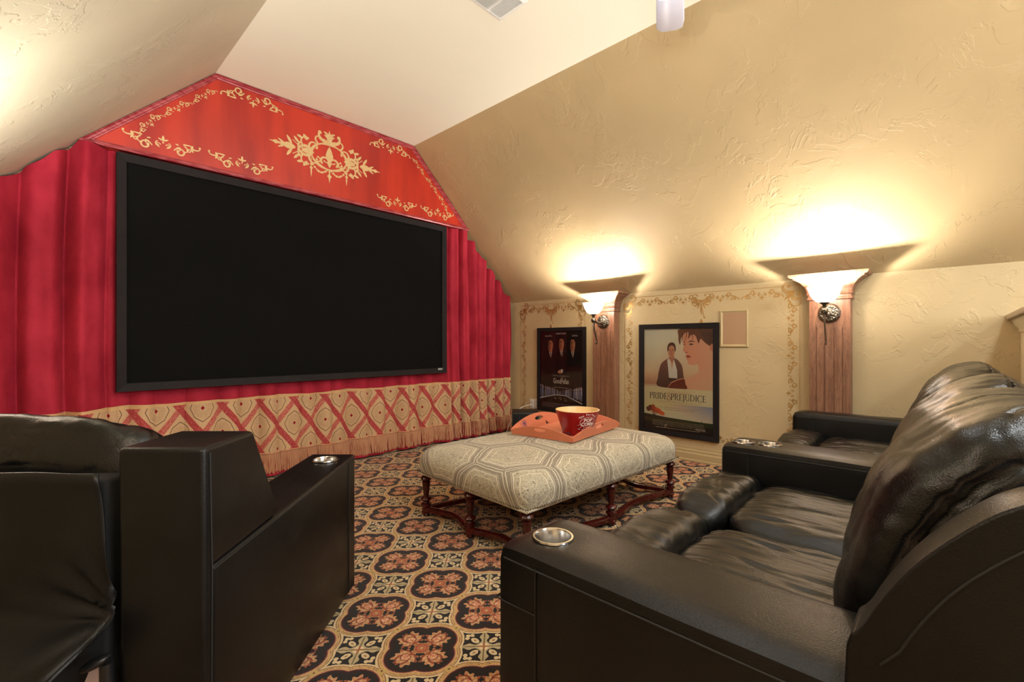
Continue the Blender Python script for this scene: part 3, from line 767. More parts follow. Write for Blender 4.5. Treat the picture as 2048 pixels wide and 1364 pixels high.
for k in range(4):
    a = fa+k*PI/2; L0, L1 = .19, .625; P = [(L0, -.045), (L0+.05, -.062), (L1-.08, -.074), (L1-.025, -.066), (L1-.006, -.035), (L1, .02), (L1-.002, .045), (L1-.03, .070), (L0+.05, .062), (L0, .045)]
    b = prism('blade', P, 'z', -.006, .006, M_fan, f, .002, 1); b.rotation_euler = (math.radians(-6), 0, 0)
    m = Matrix.Rotation(a, 4, 'Z') @ Matrix.Rotation(math.radians(7), 4, 'X'); b.rotation_euler = m.to_euler(); b.location = (0, 0, -.010)
    br = box('blade_bracket', .09, .25, -.018, .018, -.02, -.012, M_fan, f, .002); br.rotation_euler = (0, 0, a)
lathe('light_bowl', [(.0, -.25), (.05, -.242), (.085, -.22), (.105, -.18), (.11, -.13), (.05, -.12)], M_glow, f, 32)
lathe('light_fitter', [(.05, -.08), (.05, -.13), (.11, -.13), (.05, -.115)], M_fan, f, 24)
for i, (x, y) in enumerate(ADDED_CANS):  # unseen fixtures added around the can lamps
    c = thing('added_recessed_light', 'added round recessed ceiling light ' + ('just behind the fan on the recliner side', 'just behind the fan on the sofa side', 'at the back of the room on the recliner side', 'at the back of the room on the sofa side')[i], 'ceiling light', (x, y, CZ), 0, 'added recessed lights behind the camera')
    lathe('trim_ring', [(.155, -.001), (.18, -.001), (.178, -.010), (.155, -.012)], M_vent, c, 32); lathe('lens', [(0, -.004), (.155, -.004)], M_lens, c, 32)

# ---------------------------------------------------------------- knee wall: speaker, outlets, posters
sp = thing('wall_speaker', 'tan in-wall speaker with moulded frame beside the larger poster', 'speaker', (KW, 1.408, 1.26), world=True)
ys0, ys1, zs0, zs1 = 1.289, 1.527, 1.094, 1.426; V = []; F = []
for o, d in ((0, .001), (0, .012), (.008, .016), (.020, .010), (.026, .008)):
    V += [(KW-d, ys0+o, zs0+o), (KW-d, ys1-o, zs0+o), (KW-d, ys1-o, zs1-o), (KW-d, ys0+o, zs1-o)]
for i in range(4):
    for k in range(4): F.append((4*i+k, 4*i+(k+1) % 4, 4*i+4+(k+1) % 4, 4*i+4+k))
mesh('frame', [(V, F, M_trim)], sp); box('grille', KW-.009, KW-.001, ys0+.024, ys1-.024, zs0+.024, zs1-.024, M_grille, sp)
for y, z, lb in ((3.815, .368, 'white wall outlet with white plug beside the subwoofer'), (3.735, .375, 'white wall outlet tucked against the smaller poster')):
    o = thing('wall_outlet', lb, 'outlet', (KW, y, z), 0, 'outlets low on the right knee wall', world=True)
    box('cover_plate', KW-.006, KW-.0005, y-.035, y+.035, z-.057, z+.057, M_white, o, .002)
    for dz in (-.022, .022): box('socket', KW-.008, KW-.005, y-.016, y+.016, z+dz-.013, z+dz+.013, flat('socket_ivory', srgb(214, 210, 196)), o, .002)
tag(tube('power_cord', [(KW-.012, 3.815, .35), (KW-.05, 3.82, .355), (KW-.12, 3.83, .35), (4.20, 3.84, .33), (4.13, 3.86, .27), (4.05, 3.90, .12), (3.98, 3.88, .02), (3.90, 3.84, .008)], .004, M_white, None, 8), 'white power cord running from the outlet down behind the subwoofer', 'cord')
sb = thing('subwoofer', 'black cube subwoofer on the carpet in the corner by the curtain', 'speaker', (3.95, 3.54, 0), math.atan2(FWD.y, FWD.x)-PI/2)
box('cabinet', -.15, .15, -.14, .16, .012, .352, M_subblack, sb, .008); box('grille_cloth', -.135, .135, -.150, -.140, .03, .335, M_dark, sb, .004)
for sx in (-1, 1):
    for sy in (-1, 1): lathe('foot', [(0, 0), (.015, 0), (.018, .014), (0, .014)], M_blackpl, sb, 12, (sx*.12, sy*.12, 0))

# posters: art is laid out in a unit page, x to the right, y up
def art(name, W, Hh, layers, parent, y_left, z_bot, xf_=KW):
    """layers: (shapes, colour) with shapes in unit coordinates; colour may be a function of (x, y)"""
    V = []; F = []; C = []
    for k, (shapes, c) in enumerate(layers):
        for v, fs in shapes:
            b = len(V)
            for x, y in v:
                x = min(1, max(0, x)); y = min(1, max(0, y))
                V.append((xf_-.00004*k, y_left-x*W, z_bot+y*Hh)); C.append(tuple(min(.92, q*1.3) for q in (c(x, y) if callable(c) else c)))
            F += [[b+i for i in q] for q in fs]
    me = bpy.data.meshes.new(name); me.from_pydata(V, [], F); me.materials.append(M_print)
    at = me.color_attributes.new('Col', 'FLOAT_COLOR', 'POINT')
    for i, c in enumerate(C): at.data[i].color = (*c, 1)
    return link(name, me, parent)
def grid2(x0, y0, x1, y1, n=12, m=12):
    V = [(x0+(x1-x0)*i/n, y0+(y1-y0)*j/m) for j in range(m+1) for i in range(n+1)]
    return [(V, [(j*(n+1)+i, j*(n+1)+i+1, (j+1)*(n+1)+i+1, (j+1)*(n+1)+i) for j in range(m) for i in range(n)])]
def rect(x0, y0, x1, y1): return [([(x0, y0), (x1, y0), (x1, y1), (x0, y1)], [(0, 1, 2, 3)])]
def poly(*p): return [(list(p), [tuple(range(len(p)))])]
def smoothp(pts, n=6):
    out = []; N = len(pts)
    for i in range(N):
        p0, p1, p2, p3 = pts[i-1], pts[i], pts[(i+1) % N], pts[(i+2) % N]
        for k in range(n):
            f = k/n; out.append(tuple(.5*((2*p1[j])+(-p0[j]+p2[j])*f+(2*p0[j]-5*p1[j]+4*p2[j]-p3[j])*f*f+(-p0[j]+3*p1[j]-3*p2[j]+p3[j])*f**3) for j in (0, 1)))
    return [(out, [tuple(range(len(out)))])]
def T(s, x, y, size, W, Hh, bold=0.0, sx=1.0, align='CENTER'):
    return [([(x+px/W, y+py/Hh) for px, py in v], f) for v, f in text2d(s, size, bold, sx, align)]
def dashes(x0, x1, y, h, seed):
    rnd = random.Random(seed); S = []; x = x0
    while x < x1:
        l = rnd.uniform(.008, .03); S += rect(x, y, min(x1, x+l), y+h*rnd.uniform(.6, 1)); x += l+.006
    return S
def lerp(a, b, f): f = max(0, min(1, f)); return tuple(a[i]+(b[i]-a[i])*f for i in range(3))
def poster(label, y1, y0, z0, z1, fw, layersf):
    """y1 > y0"""
    r = thing('framed_poster', label, 'poster', (KW, (y0+y1)/2, z0), world=True)
    fr_ = []
    O = [(y1, z0), (y0, z0), (y0, z1), (y1, z1)]; I = [(y1-fw, z0+fw), (y0+fw, z0+fw), (y0+fw, z1-fw), (y1-fw, z1-fw)]
    for i in range(4):
        p, q, a, b = O[i], O[(i+1) % 4], I[i], I[(i+1) % 4]
        V = [(KW-.001, *p), (KW-.001, *q), (KW-.030, *p), (KW-.030, *q), (KW-.026, *a), (KW-.026, *b), (KW-.004, *a), (KW-.004, *b)]
        fr_.append((V, [(0, 1, 3, 2), (2, 3, 5, 4), (4, 5, 7, 6)], M_blackframe))
    mesh('frame', fr_, r)
    box('backing', KW-.006, KW-.0014, y0+fw*.5, y1-fw*.5, z0+fw*.5, z1-fw*.5, M_paper, r)
    W, Hh = y1-y0-2*fw, z1-z0-2*fw
    art('print', W, Hh, layersf(W, Hh), r, y1-fw, z0+fw, KW-.008)
    V = [(KW-.019, y1-fw, z0+fw), (KW-.019, y0+fw, z0+fw), (KW-.019, y0+fw, z1-fw), (KW-.019, y1-fw, z1-fw)]
    mesh('glass_pane', [(V, [(0, 1, 2, 3)], M_pane)], r)
def crime(W, Hh):
    L = []; bk = srgb(24, 14, 18); mar = srgb(88, 22, 40)
    L.append((grid2(0, 0, 1, 1, 16, 12), lambda x, y: lerp(lerp(bk, srgb(60, 20, 32), .5+.5*math.sin(x*26)), srgb(30, 22, 26), .4) if y > .45 else lerp(srgb(54, 34, 34), srgb(34, 22, 26), y)))
    for cx, cy, s, dk in ((.24, .83, 1, 0), (.50, .85, 1.06, 0), (.76, .84, 1, 1)):
        suit = srgb(18, 14, 20)
        L.append((smoothp([(cx-.17*s, cy-.36), (cx-.165*s, cy-.17), (cx-.09*s, cy-.125), (cx-.03*s, cy-.09), (cx+.04*s, cy-.09), (cx+.10*s, cy-.125), (cx+.16*s, cy-.18), (cx+.16*s, cy-.36)]), suit))
        L.append((poly((cx-.028*s, cy-.095), (cx+.045*s, cy-.095), (cx+.02*s, cy-.20)), srgb(226, 218, 214)))
        L.append((poly((cx+.002, cy-.105), (cx+.022, cy-.105), (cx+.026, cy-.19), (cx+.014, cy-.21)), srgb(70, 30, 36)))
        L.append((smoothp([(cx-.050*s, cy-.01), (cx-.045*s, cy-.07), (cx-.005, cy-.108), (cx+.04*s, cy-.09), (cx+.062*s, cy-.03), (cx+.058*s, cy+.04), (cx+.02*s, cy+.065), (cx-.035*s, cy+.055)]), lambda x, y, cx=cx: lerp(srgb(120, 64, 50), srgb(214, 150, 120), (x-cx+.05)*11)))
        L.append((smoothp([(cx-.064*s, cy-.01), (cx-.05*s, cy+.02), (cx-.03*s, cy+.045), (cx+.03*s, cy+.048), (cx+.058*s, cy+.02), (cx+.068*s, cy+.03), (cx+.05*s, cy+.080), (cx, cy+.092), (cx-.055*s, cy+.075)]), srgb(22, 14, 14)))
        for ex_ in (-.018, .026): L.append((([blob(cx+ex_, cy+.006, .011, .0055)]), srgb(34, 18, 18))); L.append((rect(cx+ex_-.014, cy+.016, cx+ex_+.014, cy+.020), srgb(30, 16, 14)))
        L.append((poly((cx+.002, cy+.002), (cx+.014, cy-.030), (cx-.006, cy-.032)), srgb(140, 82, 64))); L.append(([blob(cx+.004, cy-.052, .020, .005)], srgb(110, 40, 38)))
    L.append((smoothp([(.42, .475), (.47, .50), (.53, .50), (.53, .465), (.46, .455)]), srgb(206, 150, 126))); L.append((rect(.50, .47, .545, .51), srgb(230, 226, 226)))
    for s, x, y in (('RAY LIOTTA', .20, .935), ('ROBERT DE NIRO', .50, .965), ('JOE PESCI', .82, .935)):
        L.append((T(s, x, y, .026, W, Hh, .012, .72), srgb(240, 236, 232)))
    L.append((rect(.30, .425, .70, .428), srgb(220, 210, 210))); L.append((dashes(.40, .60, .408, .006, 3), srgb(170, 150, 150)))
    L.append((T('GoodFellas', .50, .355, .085, W, Hh, .022, .60), srgb(240, 238, 240))); L.append((dashes(.33, .67, .272, .007, 5), srgb(220, 214, 214)))
    rnd = random.Random(4)
    for k in range(60):
        x = rnd.uniform(.01, .99); e_ = abs(x-.5)*2; hgt = .05+.12*e_; w_ = .012+.02*e_; yb = .175-.05*e_ + rnd.uniform(0, .02)
        c = lerp(srgb(120, 130, 186), srgb(206, 212, 232), rnd.random())
        L.append((poly((x-w_*.5, yb), (x+w_*.5, yb), (x+w_*.35, yb+hgt*.7), (x-w_*.35, yb+hgt*.7)), c)); L.append(([blob(x, yb+hgt*.85, w_*.45, hgt*.12)], lerp(c, srgb(200, 170, 160), .4)))
        L.append((poly((x-w_*.1, yb), (x+w_*.25, yb), (x+w_*.1, yb+hgt*.6)), srgb(30, 26, 44)))
    L.append((poly((0, .13), (.38, .185), (.62, .185), (1, .10), (1, .085), (.62, .172), (.38, .172), (0, .115)), srgb(196, 202, 230)))
    L.append((poly((0, .113), (.38, .170), (.62, .170), (1, .083), (1, 0), (0, 0)), srgb(48, 26, 26)))
    for k in range(14): x = rnd.uniform(.36, .66); y = rnd.uniform(.105, .15); L.append(([blob(x, y, .012, .003, rnd.uniform(-1, 1))], srgb(224, 206, 190)))
    for k in range(4): L.append((dashes(.06+.03*(k == 3), .94-.05*(k == 0), .018+k*.016, .008, 20+k), srgb(150, 130, 150)))
    return L
# serif capitals as pen strokes: unit height 1; (width, list of (pts, widths))
def serif(ch):
    K, k_, sf = .13, .045, .035
    def st(x, y0=0, y1=1, w=K): return [ribbon([(x, y0), (x, y1)], [w, w])]
    def bar(x0, x1, y, w=k_): return [ribbon([(x0, y), (x1, y)], [w, w])]
    def arcp(cx, cy, rx, ry, a0, a1, w0, wm, n=16):
        P = []; W = []
        for i in range(n+1):
            f = i/n; a = math.radians(a0+(a1-a0)*f); P.append((cx+rx*math.cos(a), cy+ry*math.sin(a))); W.append(w0+(wm-w0)*abs(math.cos(a)))
        return [ribbon(P, W)]
    S = []; w = .6
    if ch in 'PR':
        S = st(.16)+bar(.03, .30, sf/2, sf)+bar(.03, .20, 1-sf/2, sf)+bar(.16, .34, .975)+bar(.16, .34, .47)+arcp(.34, .722, .22, .253, -90, 90, k_, K); w = .66
        if ch == 'R': S += [ribbon([(.32, .48), (.52, .18), (.68, .0), (.78, -.02)], [.05, .12, .10, .03])]; w = .78
    if ch == 'I': S = st(.17)+bar(.04, .30, sf/2, sf)+bar(.04, .30, 1-sf/2, sf); w = .36
    if ch == 'D': S = st(.16)+bar(.03, .34, .022)+bar(.03, .34, .978)+arcp(.34, .5, .38, .478, -90, 90, k_, K); w = .86
    if ch == 'E': S = st(.16)+bar(.03, .54, .022)+bar(.03, .52, .978)+bar(.16, .44, .50)+st(.55, 0, .2, .04)+st(.53, .82, 1, .04)+st(.45, .42, .58, .035); w = .64
    if ch == 'J': S = st(.20, .0, 1)+bar(.07, .33, 1-sf/2, sf)+arcp(.02, .0, .19, .22, -110, 0, k_, K); w = .40
    if ch == 'U': S = st(.16, .30, 1)+bar(.03, .29, 1-sf/2, sf)+st(.66, .30, 1, .06)+bar(.55, .77, 1-sf/2, sf)+arcp(.41, .30, .25, .28, -180, 0, k_, .11); w = .84
    if ch == 'C': S = arcp(.46, .5, .38, .49, 48, 312, k_, K, 24)+st(.74, .72, .92, .04); w = .82
    return S, w
def serif_word(s, x, y, h, W, Hh, sc=1.0):
    out = []
    for ch in s:
        S, w_ = serif(ch)
        out += [([(x+px*h*sc/W, y+py*h/Hh) for px, py in v], f) for v, f in S]; x += w_*h*sc/W
    return out, x
def romance(W, Hh):
    L = []
    def bg(x, y):
        if y < .42: return srgb(232, 216, 190)
        top = srgb(226, 218, 200); mid = srgb(220, 196, 168); low = srgb(176, 120, 88)
        f = (y-.42)/.58; c = lerp(low, mid, f*4) if f < .25 else lerp(mid, top, (f-.25)*1.6)
        return lerp(c, srgb(236, 230, 214), max(0, .5-abs(x-.15)*1.2)*f)
    L.append((grid2(0, 0, 1, 1, 14, 24), bg))
    # standing man in a dark coat and white shirt
    coat = srgb(104, 72, 66)
    L.append((smoothp([(.22, .43), (.215, .52), (.235, .60), (.27, .66), (.35, .705), (.40, .72), (.46, .715), (.52, .69), (.57, .64), (.59, .56), (.60, .50), (.585, .43)]), lambda x, y: lerp(srgb(84, 56, 52), srgb(138, 100, 88), (y-.43)*3)))
    L.append((poly((.355, .70), (.41, .725), (.455, .70), (.50, .60), (.505, .515), (.38, .515), (.37, .60)), srgb(234, 226, 212)))
    L.append((poly((.40, .715), (.425, .60), (.45, .70)), srgb(206, 160, 132))); L.append((poly((.385, .74), (.385, .70), (.425, .665), (.46, .70), (.455, .75)), srgb(186, 134, 108)))
    L.append((smoothp([(.37, .79), (.375, .745), (.41, .722), (.45, .735), (.468, .78), (.46, .825), (.42, .845), (.38, .83)]), srgb(196, 146, 118)))
    L.append((smoothp([(.362, .775), (.356, .81), (.372, .85), (.42, .868), (.467, .852), (.482, .81), (.474, .775), (.462, .80), (.452, .828), (.42, .838), (.385, .826), (.376, .80)]), srgb(84, 60, 48)))
    for x in (.398, .437): L.append(([blob(x, .792, .010, .004)], srgb(50, 32, 28)))
    L.append(([blob(.420, .752, .014, .004)], srgb(140, 80, 68))); L.append((poly((.418, .79), (.428, .768), (.412, .768)), srgb(160, 108, 86)))
    L.append((rect(.375, .495, .51, .518), srgb(70, 48, 44)))
    # woman in profile, looking left
    skin = lambda x, y: lerp(srgb(206, 138, 112), srgb(236, 192, 164), .35+(x-.6)*.8+(.3 if y < .6 else 0))
    L.append((smoothp([(.50, .41), (.62, .52), (.74, .56), (.80, .60), (.79, .66), (.74, .652), (.68, .655), (.655, .672), (.652, .695), (.632, .706), (.640, .722), (.618, .738), (.632, .752), (.600, .778), (.582, .792), (.592, .815), (.588, .85), (.575, .90), (.60, .97), (.70, 1.0), (1.0, 1.0), (1.0, .41)], 5), skin))
    L.append((smoothp([(.52, .93), (.525, .87), (.545, .845), (.555, .90), (.60, .95), (.66, .965), (.66, .90), (.70, .94), (.76, .93), (.80, .86), (.83, .90), (.88, .87), (.94, .84), (1.0, .84), (1.0, 1.0), (.55, 1.0)], 4), lambda x, y: lerp(srgb(124, 78, 58), srgb(84, 56, 50), (x-.55)*2)))
    for k in range(5): L.append(([ribbon([(.80+.02*k, .985-.018*k), (.90, .955-.02*k), (1.0, .945-.018*k)], [.004, .006, .004])], srgb(62, 46, 50)))
    for a, b in (((.64, .97), (.60, .87)), ((.70, .96), (.72, .88)), ((.76, .95), (.80, .85)), ((.58, .95), (.55, .86))): L.append(([ribbon([a, ((a[0]+b[0])/2+.012, (a[1]+b[1])/2), b], [.012, .008, .002])], srgb(96, 62, 48)))
    L.append(([ribbon([(.655, .868), (.70, .882), (.75, .872)], [.004, .012, .004])], srgb(92, 56, 46))); L.append(([ribbon([(.665, .846), (.70, .856), (.735, .845)], [.003, .009, .003])], srgb(60, 36, 34))); L.append(([blob(.70, .846, .013, .006)], srgb(54, 36, 36)))
    L.append(([ribbon([(.592, .862), (.606, .872), (.622, .866)], [.003, .008, .003])], srgb(92, 56, 46))); L.append(([blob(.607, .848, .009, .005)], srgb(54, 36, 36)))
    L.append((smoothp([(.628, .739), (.660, .744), (.700, .732), (.665, .720), (.640, .722)]), srgb(176, 84, 76))); L.append(([ribbon([(.632, .733), (.690, .732)], [.002, .003])], srgb(120, 50, 48)))
    L.append(([blob(.635, .772, .014, .004)], srgb(150, 84, 70))); L.append((smoothp([(.95, .82), (.97, .85), (1, .85), (1, .79), (.97, .79)]), srgb(206, 140, 116)))
    L.append((smoothp([(.37, .42), (.42, .47), (.52, .50), (.60, .515), (.62, .47), (.63, .42)]), srgb(120, 52, 40))); L.append(([ribbon([(.36, .42), (.42, .475), (.52, .508), (.60, .52)], [.004, .010, .010, .006])], srgb(214, 160, 130)))
    # title strip
    L.append((rect(0, .265, 1, .418), srgb(232, 214, 184)))
    L.append((T('Keira Knightley', .55, .378, .036, W, Hh, 0, .85), srgb(206, 176, 136)))
    dk = srgb(52, 42, 44); h = .062
    S, xe = serif_word('PRIDE', .085, .305, h, W, Hh, .93); L.append((S, dk))
    amp = curl(.0, .0, .2, 1.0, 0, 0, .1, .1)[:0]
    cx, cy = xe+.018, .335
    A = [(.040, -.022), (.018, -.036), (-.010, -.034), (-.022, -.016), (-.012, .004), (.010, .014), (.018, .030), (.006, .044), (-.010, .038), (-.008, .020), (.008, .000), (.026, -.018), (.046, -.034)]
    L.append(([ribbon([(cx+a, cy+b) for a, b in A], [.003, .006, .009, .009, .006, .004, .007, .005, .004, .007, .010, .009, .003]), ribbon([(cx+.052, cy+.006), (cx+.040, cy-.008), (cx+.028, cy-.022)], [.003, .006, .003])], srgb(176, 112, 66)))
    S, xe = serif_word('PREJUDICE', xe+.048, .305, h, W, Hh, .93); L.append((S, dk))
    for k in range(2): L.append((dashes(.18+.04*k, .84-.06*k, .288-k*.011, .004, 40+k), srgb(186, 164, 140)))
    # landscape
    def sky(x, y): return lerp(lerp(srgb(240, 214, 170), srgb(250, 236, 206), (.265-y)*7), srgb(128, 156, 206), max(0, x-.25)*1.25*(.35+(y-.10)*3.5))
    L.append((grid2(0, .10, 1, .265, 16, 8), sky))
    for k in range(2): L.append((dashes(.16+.14*k, .84-.10*k, .222-k*.018, .006, 50+k), srgb(176, 160, 150)))
    L.append((grid2(0, .0, 1, .115, 12, 6), lambda x, y: lerp(lerp(srgb(44, 36, 40), srgb(92, 74, 44), (y-.07)*25), srgb(48, 74, 50), x*.8 if y > .06 else 0)))
    L.append((poly((0, .11), (0, .150), (.35, .128), (1, .112), (1, .105), (.4, .105)), lambda x, y: lerp(srgb(60, 52, 44), srgb(60, 84, 62), x)))
    tr_ = random.Random(9)
    for k in range(46):
        f = tr_.random(); x = .05+f*.24+tr_.uniform(-.02, .02); y = .175+.055*math.sin(PI*(f*.8+.15))*tr_.uniform(.2, 1.2)-.02*f
        L.append((smoothp([(x+.026*math.cos(a)*tr_.uniform(.7, 1.3), y+.014*math.sin(a)*tr_.uniform(.7, 1.3)) for a in (0, 1.05, 2.1, 3.14, 4.2, 5.25)], 2), lerp(srgb(66, 46, 38), srgb(224, 108, 66), f*1.2)))
    for a, b in (((.155, .135), (.12, .17)), ((.155, .135), (.16, .175)), ((.155, .135), (.20, .165)), ((.155, .125), (.155, .145))): L.append(([ribbon([a, b], [.010, .004])], srgb(58, 38, 34)))
    L.append(([ribbon([(.848, .112), (.850, .138)], [.007, .003])], srgb(50, 48, 56)))
    for k in range(5): L.append((dashes(.14-.02*(k % 2), .88, .088-k*.011, .005, 60+k), srgb(170, 160, 140)))
    L.append((dashes(.18, .82, .022, .006, 80), srgb(214, 206, 190)))
    n = 20; L.append(([([(.335+r_*math.cos(2*PI*i/n)/W*.68, .045+r_*math.sin(2*PI*i/n)/Hh*.68) for r_ in (.018, .012) for i in range(n)], [(i, (i+1) % n, n+(i+1) % n, n+i) for i in range(n)])], srgb(220, 214, 200)))
    L.append((T('FOCUS', .83, .040, .026, W, Hh, .01, 1.1), srgb(226, 220, 206)))
    return L
poster('smaller framed movie poster of three men in dark suits near the curtain', 3.711, 2.998, .303, 1.314, .040, crime)
poster('larger framed movie poster of a woman in profile and a man in a field', 2.331, 1.537, .214, 1.319, .050, romance)

# ---------------------------------------------------------------- ottoman
ot = thing('ottoman', 'large grey and cream patterned upholstered ottoman on dark turned legs', 'ottoman', (2.53, 1.99, 0), math.radians(-3))
OX, OY = .792, .508
VC, FC = cubesphere(64, 44, 14); vo = []; uo = []; ZB, ZT, RI = .283, .458, .085
for x, y, z in VC:
    h = (z+1)/2; t_ = max(0, (h-.40)/.60); ins = RI*(1-math.sqrt(max(0, 1-t_*t_*.98))) - .012*math.sin(PI*h)
    # horizontal section: rectangle with small corner radius
    p_ = 16; m = (abs(x)**p_+abs(y)**p_)**(1/p_)/max(abs(x), abs(y), 1e-6) or 1.0; cx_, cy_ = x/m, y/m
    X, Y = cx_*(OX-ins), cy_*(OY-ins); Z = ZB+(ZT-ZB)*h
    if z > .999: Z += .041*(1-abs(x)**2.6)*(1-abs(y)**2.6) + .002*nz(X*3, Y*3, 1)
    vo.append((X, Y, Z)); dz = ZT-Z if z < .999 else 0
    uo.append((X+(math.copysign(dz, x) if abs(x) > .999 else 0), Y+(math.copysign(dz, y) if abs(y) > .999 and abs(x) < .999 else 0)))
mesh('cushion', [(vo, FC, M_otto)], ot, 180, uo)
bd = []
for k in range(97):
    a = k/96*4; i = int(a) % 4; f = a-int(a); c = [(-1, -1), (1, -1), (1, 1), (-1, 1)]
    p, q = c[i], c[(i+1) % 4]; bd.append(((p[0]+(q[0]-p[0])*f)*(OX-.012), (p[1]+(q[1]-p[1])*f)*(OY-.012), .281))
tube('welt', bd, .008, flat('welt_cream', srgb(206, 196, 172), .7), ot, 8)
Vn = []; Fn = []
for i in range(4):
    p, q = [(-1, -1), (1, -1), (1, 1), (-1, 1)][i], [(1, -1), (1, 1), (-1, 1), (-1, -1)][i]; n = 90 if i % 2 == 0 else 58
    for k in range(n):
        f = (k+.5)/n; x, y = (p[0]+(q[0]-p[0])*f)*(OX+.002), (p[1]+(q[1]-p[1])*f)*(OY+.002)
        V, F = lathe_vf([(0, .004), (.0035, .002), (.0045, 0), (.0035, -.002), (0, -.004)], 6, (x, y, .296)); b = len(Vn); Vn += V; Fn += [[b+j for j in g] for g in F]
o = mesh('nailhead_trim', [(Vn, Fn, M_strap)], ot, 60); o['kind'] = 'stuff'
box('frame', -OX+.03, OX-.03, -OY+.03, OY-.03, .262, .284, M_mahog, ot)
legp = [(.0, 0), (.018, 0), (.022, .008), (.018, .018), (.030, .022), (.030, .030), (.024, .034), (.024, .070), (.034, .072), (.034, .082), (.022, .088), (.019, .094), (.033, .104), (.036, .112), (.030, .122), (.017, .128), (.017, .134), (.021, .165), (.026, .215), (.028, .222), (.020, .228), (.033, .236), (.037, .246), (.031, .256), (.024, .262), (.0, .262)]
lx, ly_ = OX-.045, OY-.045
LP = [(-lx, -ly_), (0, -ly_), (lx, -ly_), (-lx, 0), (lx, 0), (-lx, ly_), (0, ly_), (lx, ly_)]
for i, (x, y) in enumerate(LP):
    if i == 0: lg = lathe('leg', legp, M_mahog, ot, 24, (0, 0, 0)); lg.location = (x, y, 0)
    else:
        c = lg.copy(); COL.objects.link(c); c.location = (x, y, 0)
def wavy(p, q, amp):
    """serpentine stretcher board from p to q bulging sideways"""
    p = Vector((*p, 0)); q = Vector((*q, 0)); t = (q-p); L = t.length; t.normalize(); nrm = Vector((-t.y, t.x, 0)); V = []; F = []; n = 20
    for i in range(n+1):
        f = i/n; off = amp*math.sin(PI*f)**2 * 1.0; c = p+t*(L*f)+nrm*off; w = .022
        for a, b in ((-w, .034), (w, .034), (w, .056), (w*.6, .062), (-w*.6, .062), (-w, .056)): V.append(c+nrm*a+Vector((0, 0, b)))
    for i in range(n):
        for k in range(6): F.append((i*6+k, i*6+(k+1) % 6, (i+1)*6+(k+1) % 6, (i+1)*6+k))
    F.append(tuple(range(6))[::-1]); F.append(tuple(n*6+k for k in range(6)))
    return mesh('stretcher', [(V, F, M_mahog)], ot, 40)
for a, b in ((0, 3), (3, 5)): wavy(LP[a], LP[b], -.055)
for a, b in ((2, 4), (4, 7)): wavy(LP[a], LP[b], .055)
for a, b in ((0, 1), (1, 2)): wavy(LP[a], LP[b], .055)
for a, b in ((5, 6), (6, 7)): wavy(LP[a], LP[b], -.055)

# ---------------------------------------------------------------- tray with bowl, papers and glasses
TA = math.radians(6.5); TZ = .501
ty = thing('serving_tray', 'orange painted wooden tray with arched sides on the ottoman', 'tray', (2.695, 2.005, TZ), TA)
tw, td = .345, .235
box('base', -tw+.02, tw-.02, -td+.02, td-.02, .0, .010, M_tray, ty)
def arched(name, L, out, mid, hole, hw_=.045, hh=.017):
    """board standing along x with an arched top, flared outwards, oval hand hole cut through"""
    n = 28; th = .012; V = []; F = []
    cols = [-L+2*L*i/n for i in range(n+1)]
    def zt(x): return .030 + mid*max(0, math.cos(x/L*PI/2))**.9
    for s in (1, -1):
        for x in cols:
            for z in (0, zt(x)): V.append((x*(1+.10*z/.12), -out*z/.12+s*th/2, z))
    N = 2*(n+1)
    for i in range(n):
        F += [(2*i, 2*i+2, 2*i+3, 2*i+1), (N+2*i+1, N+2*i+3, N+2*i+2, N+2*i), (2*i+1, 2*i+3, N+2*i+3, N+2*i+1), (N+2*i, N+2*i+2, 2*i+2, 2*i)]
    F += [(0, 1, N+1, N), (2*n, N+2*n, N+2*n+1, 2*n+1)]
    o = mesh(name, [(V, F, M_tray)], None, 40)
    bm = bmesh.new(); bm.from_mesh(o.data); bmesh.ops.recalc_face_normals(bm, faces=bm.faces); bm.to_mesh(o.data); bm.free()
    bm = bmesh.new(); bmesh.ops.create_cone(bm, cap_ends=True, segments=32, radius1=1, radius2=1, depth=.2)
    hz = .030+mid*.50
    for v in bm.verts: v.co = Vector((v.co.x*hw_, v.co.z, hz+v.co.y*hh))
    bmesh.ops.recalc_face_normals(bm, faces=bm.faces); me = bpy.data.meshes.new('cut'); bm.to_mesh(me); bm.free(); k = bpy.data.objects.new('cut', me); COL.objects.link(k)
    md = o.modifiers.new('hole', 'BOOLEAN'); md.operation = 'DIFFERENCE'; md.object = k; md.solver = 'EXACT'
    bpy.context.view_layer.update(); nm = bpy.data.meshes.new_from_object(o.evaluated_get(bpy.context.evaluated_depsgraph_get()))
    o.modifiers.clear(); o.data = nm; bpy.data.objects.remove(k); nm.polygons.foreach_set('use_smooth', [True]*len(nm.polygons)); nm.set_sharp_from_angle(angle=math.radians(35)); o.parent = ty
    return o
for rot, L, off, mid in ((0, tw, td, .052), (PI, tw, td, .072), (PI/2, td, tw, .045), (-PI/2, td, tw, .045)):
    b = arched('side', L, .030, mid, True, .055 if L == tw else .05, .015 if L == tw else .012)
    c = Vector((0, -off, 0)); c.rotate(Matrix.Rotation(rot, 3, 'Z')); b.location = c; b.rotation_euler = (0, 0, rot)
fl = []
for k in range(13):
    a = 2*PI*k/13; l = .030 + .006*math.sin(k*2.4)
    fl += curl(0, 0, a, l, .6, .6, .0012, .0012) + curl(.004, 0, a+.22, l*.9, -.6, -.6, .0012, .0012); fl.append(ribbon([(l*math.cos(a+.02), l*math.sin(a+.02)), (l*1.06*math.cos(a+.11), l*1.06*math.sin(a+.11)), (l*.93*math.cos(a+.20), l*.93*math.sin(a+.20))], [.0012]*3))
fl.append(blob(0, 0, .006)); fl += curl(-.02, -.02, PI*.9, .10, -2, -3, .0012, .0012)
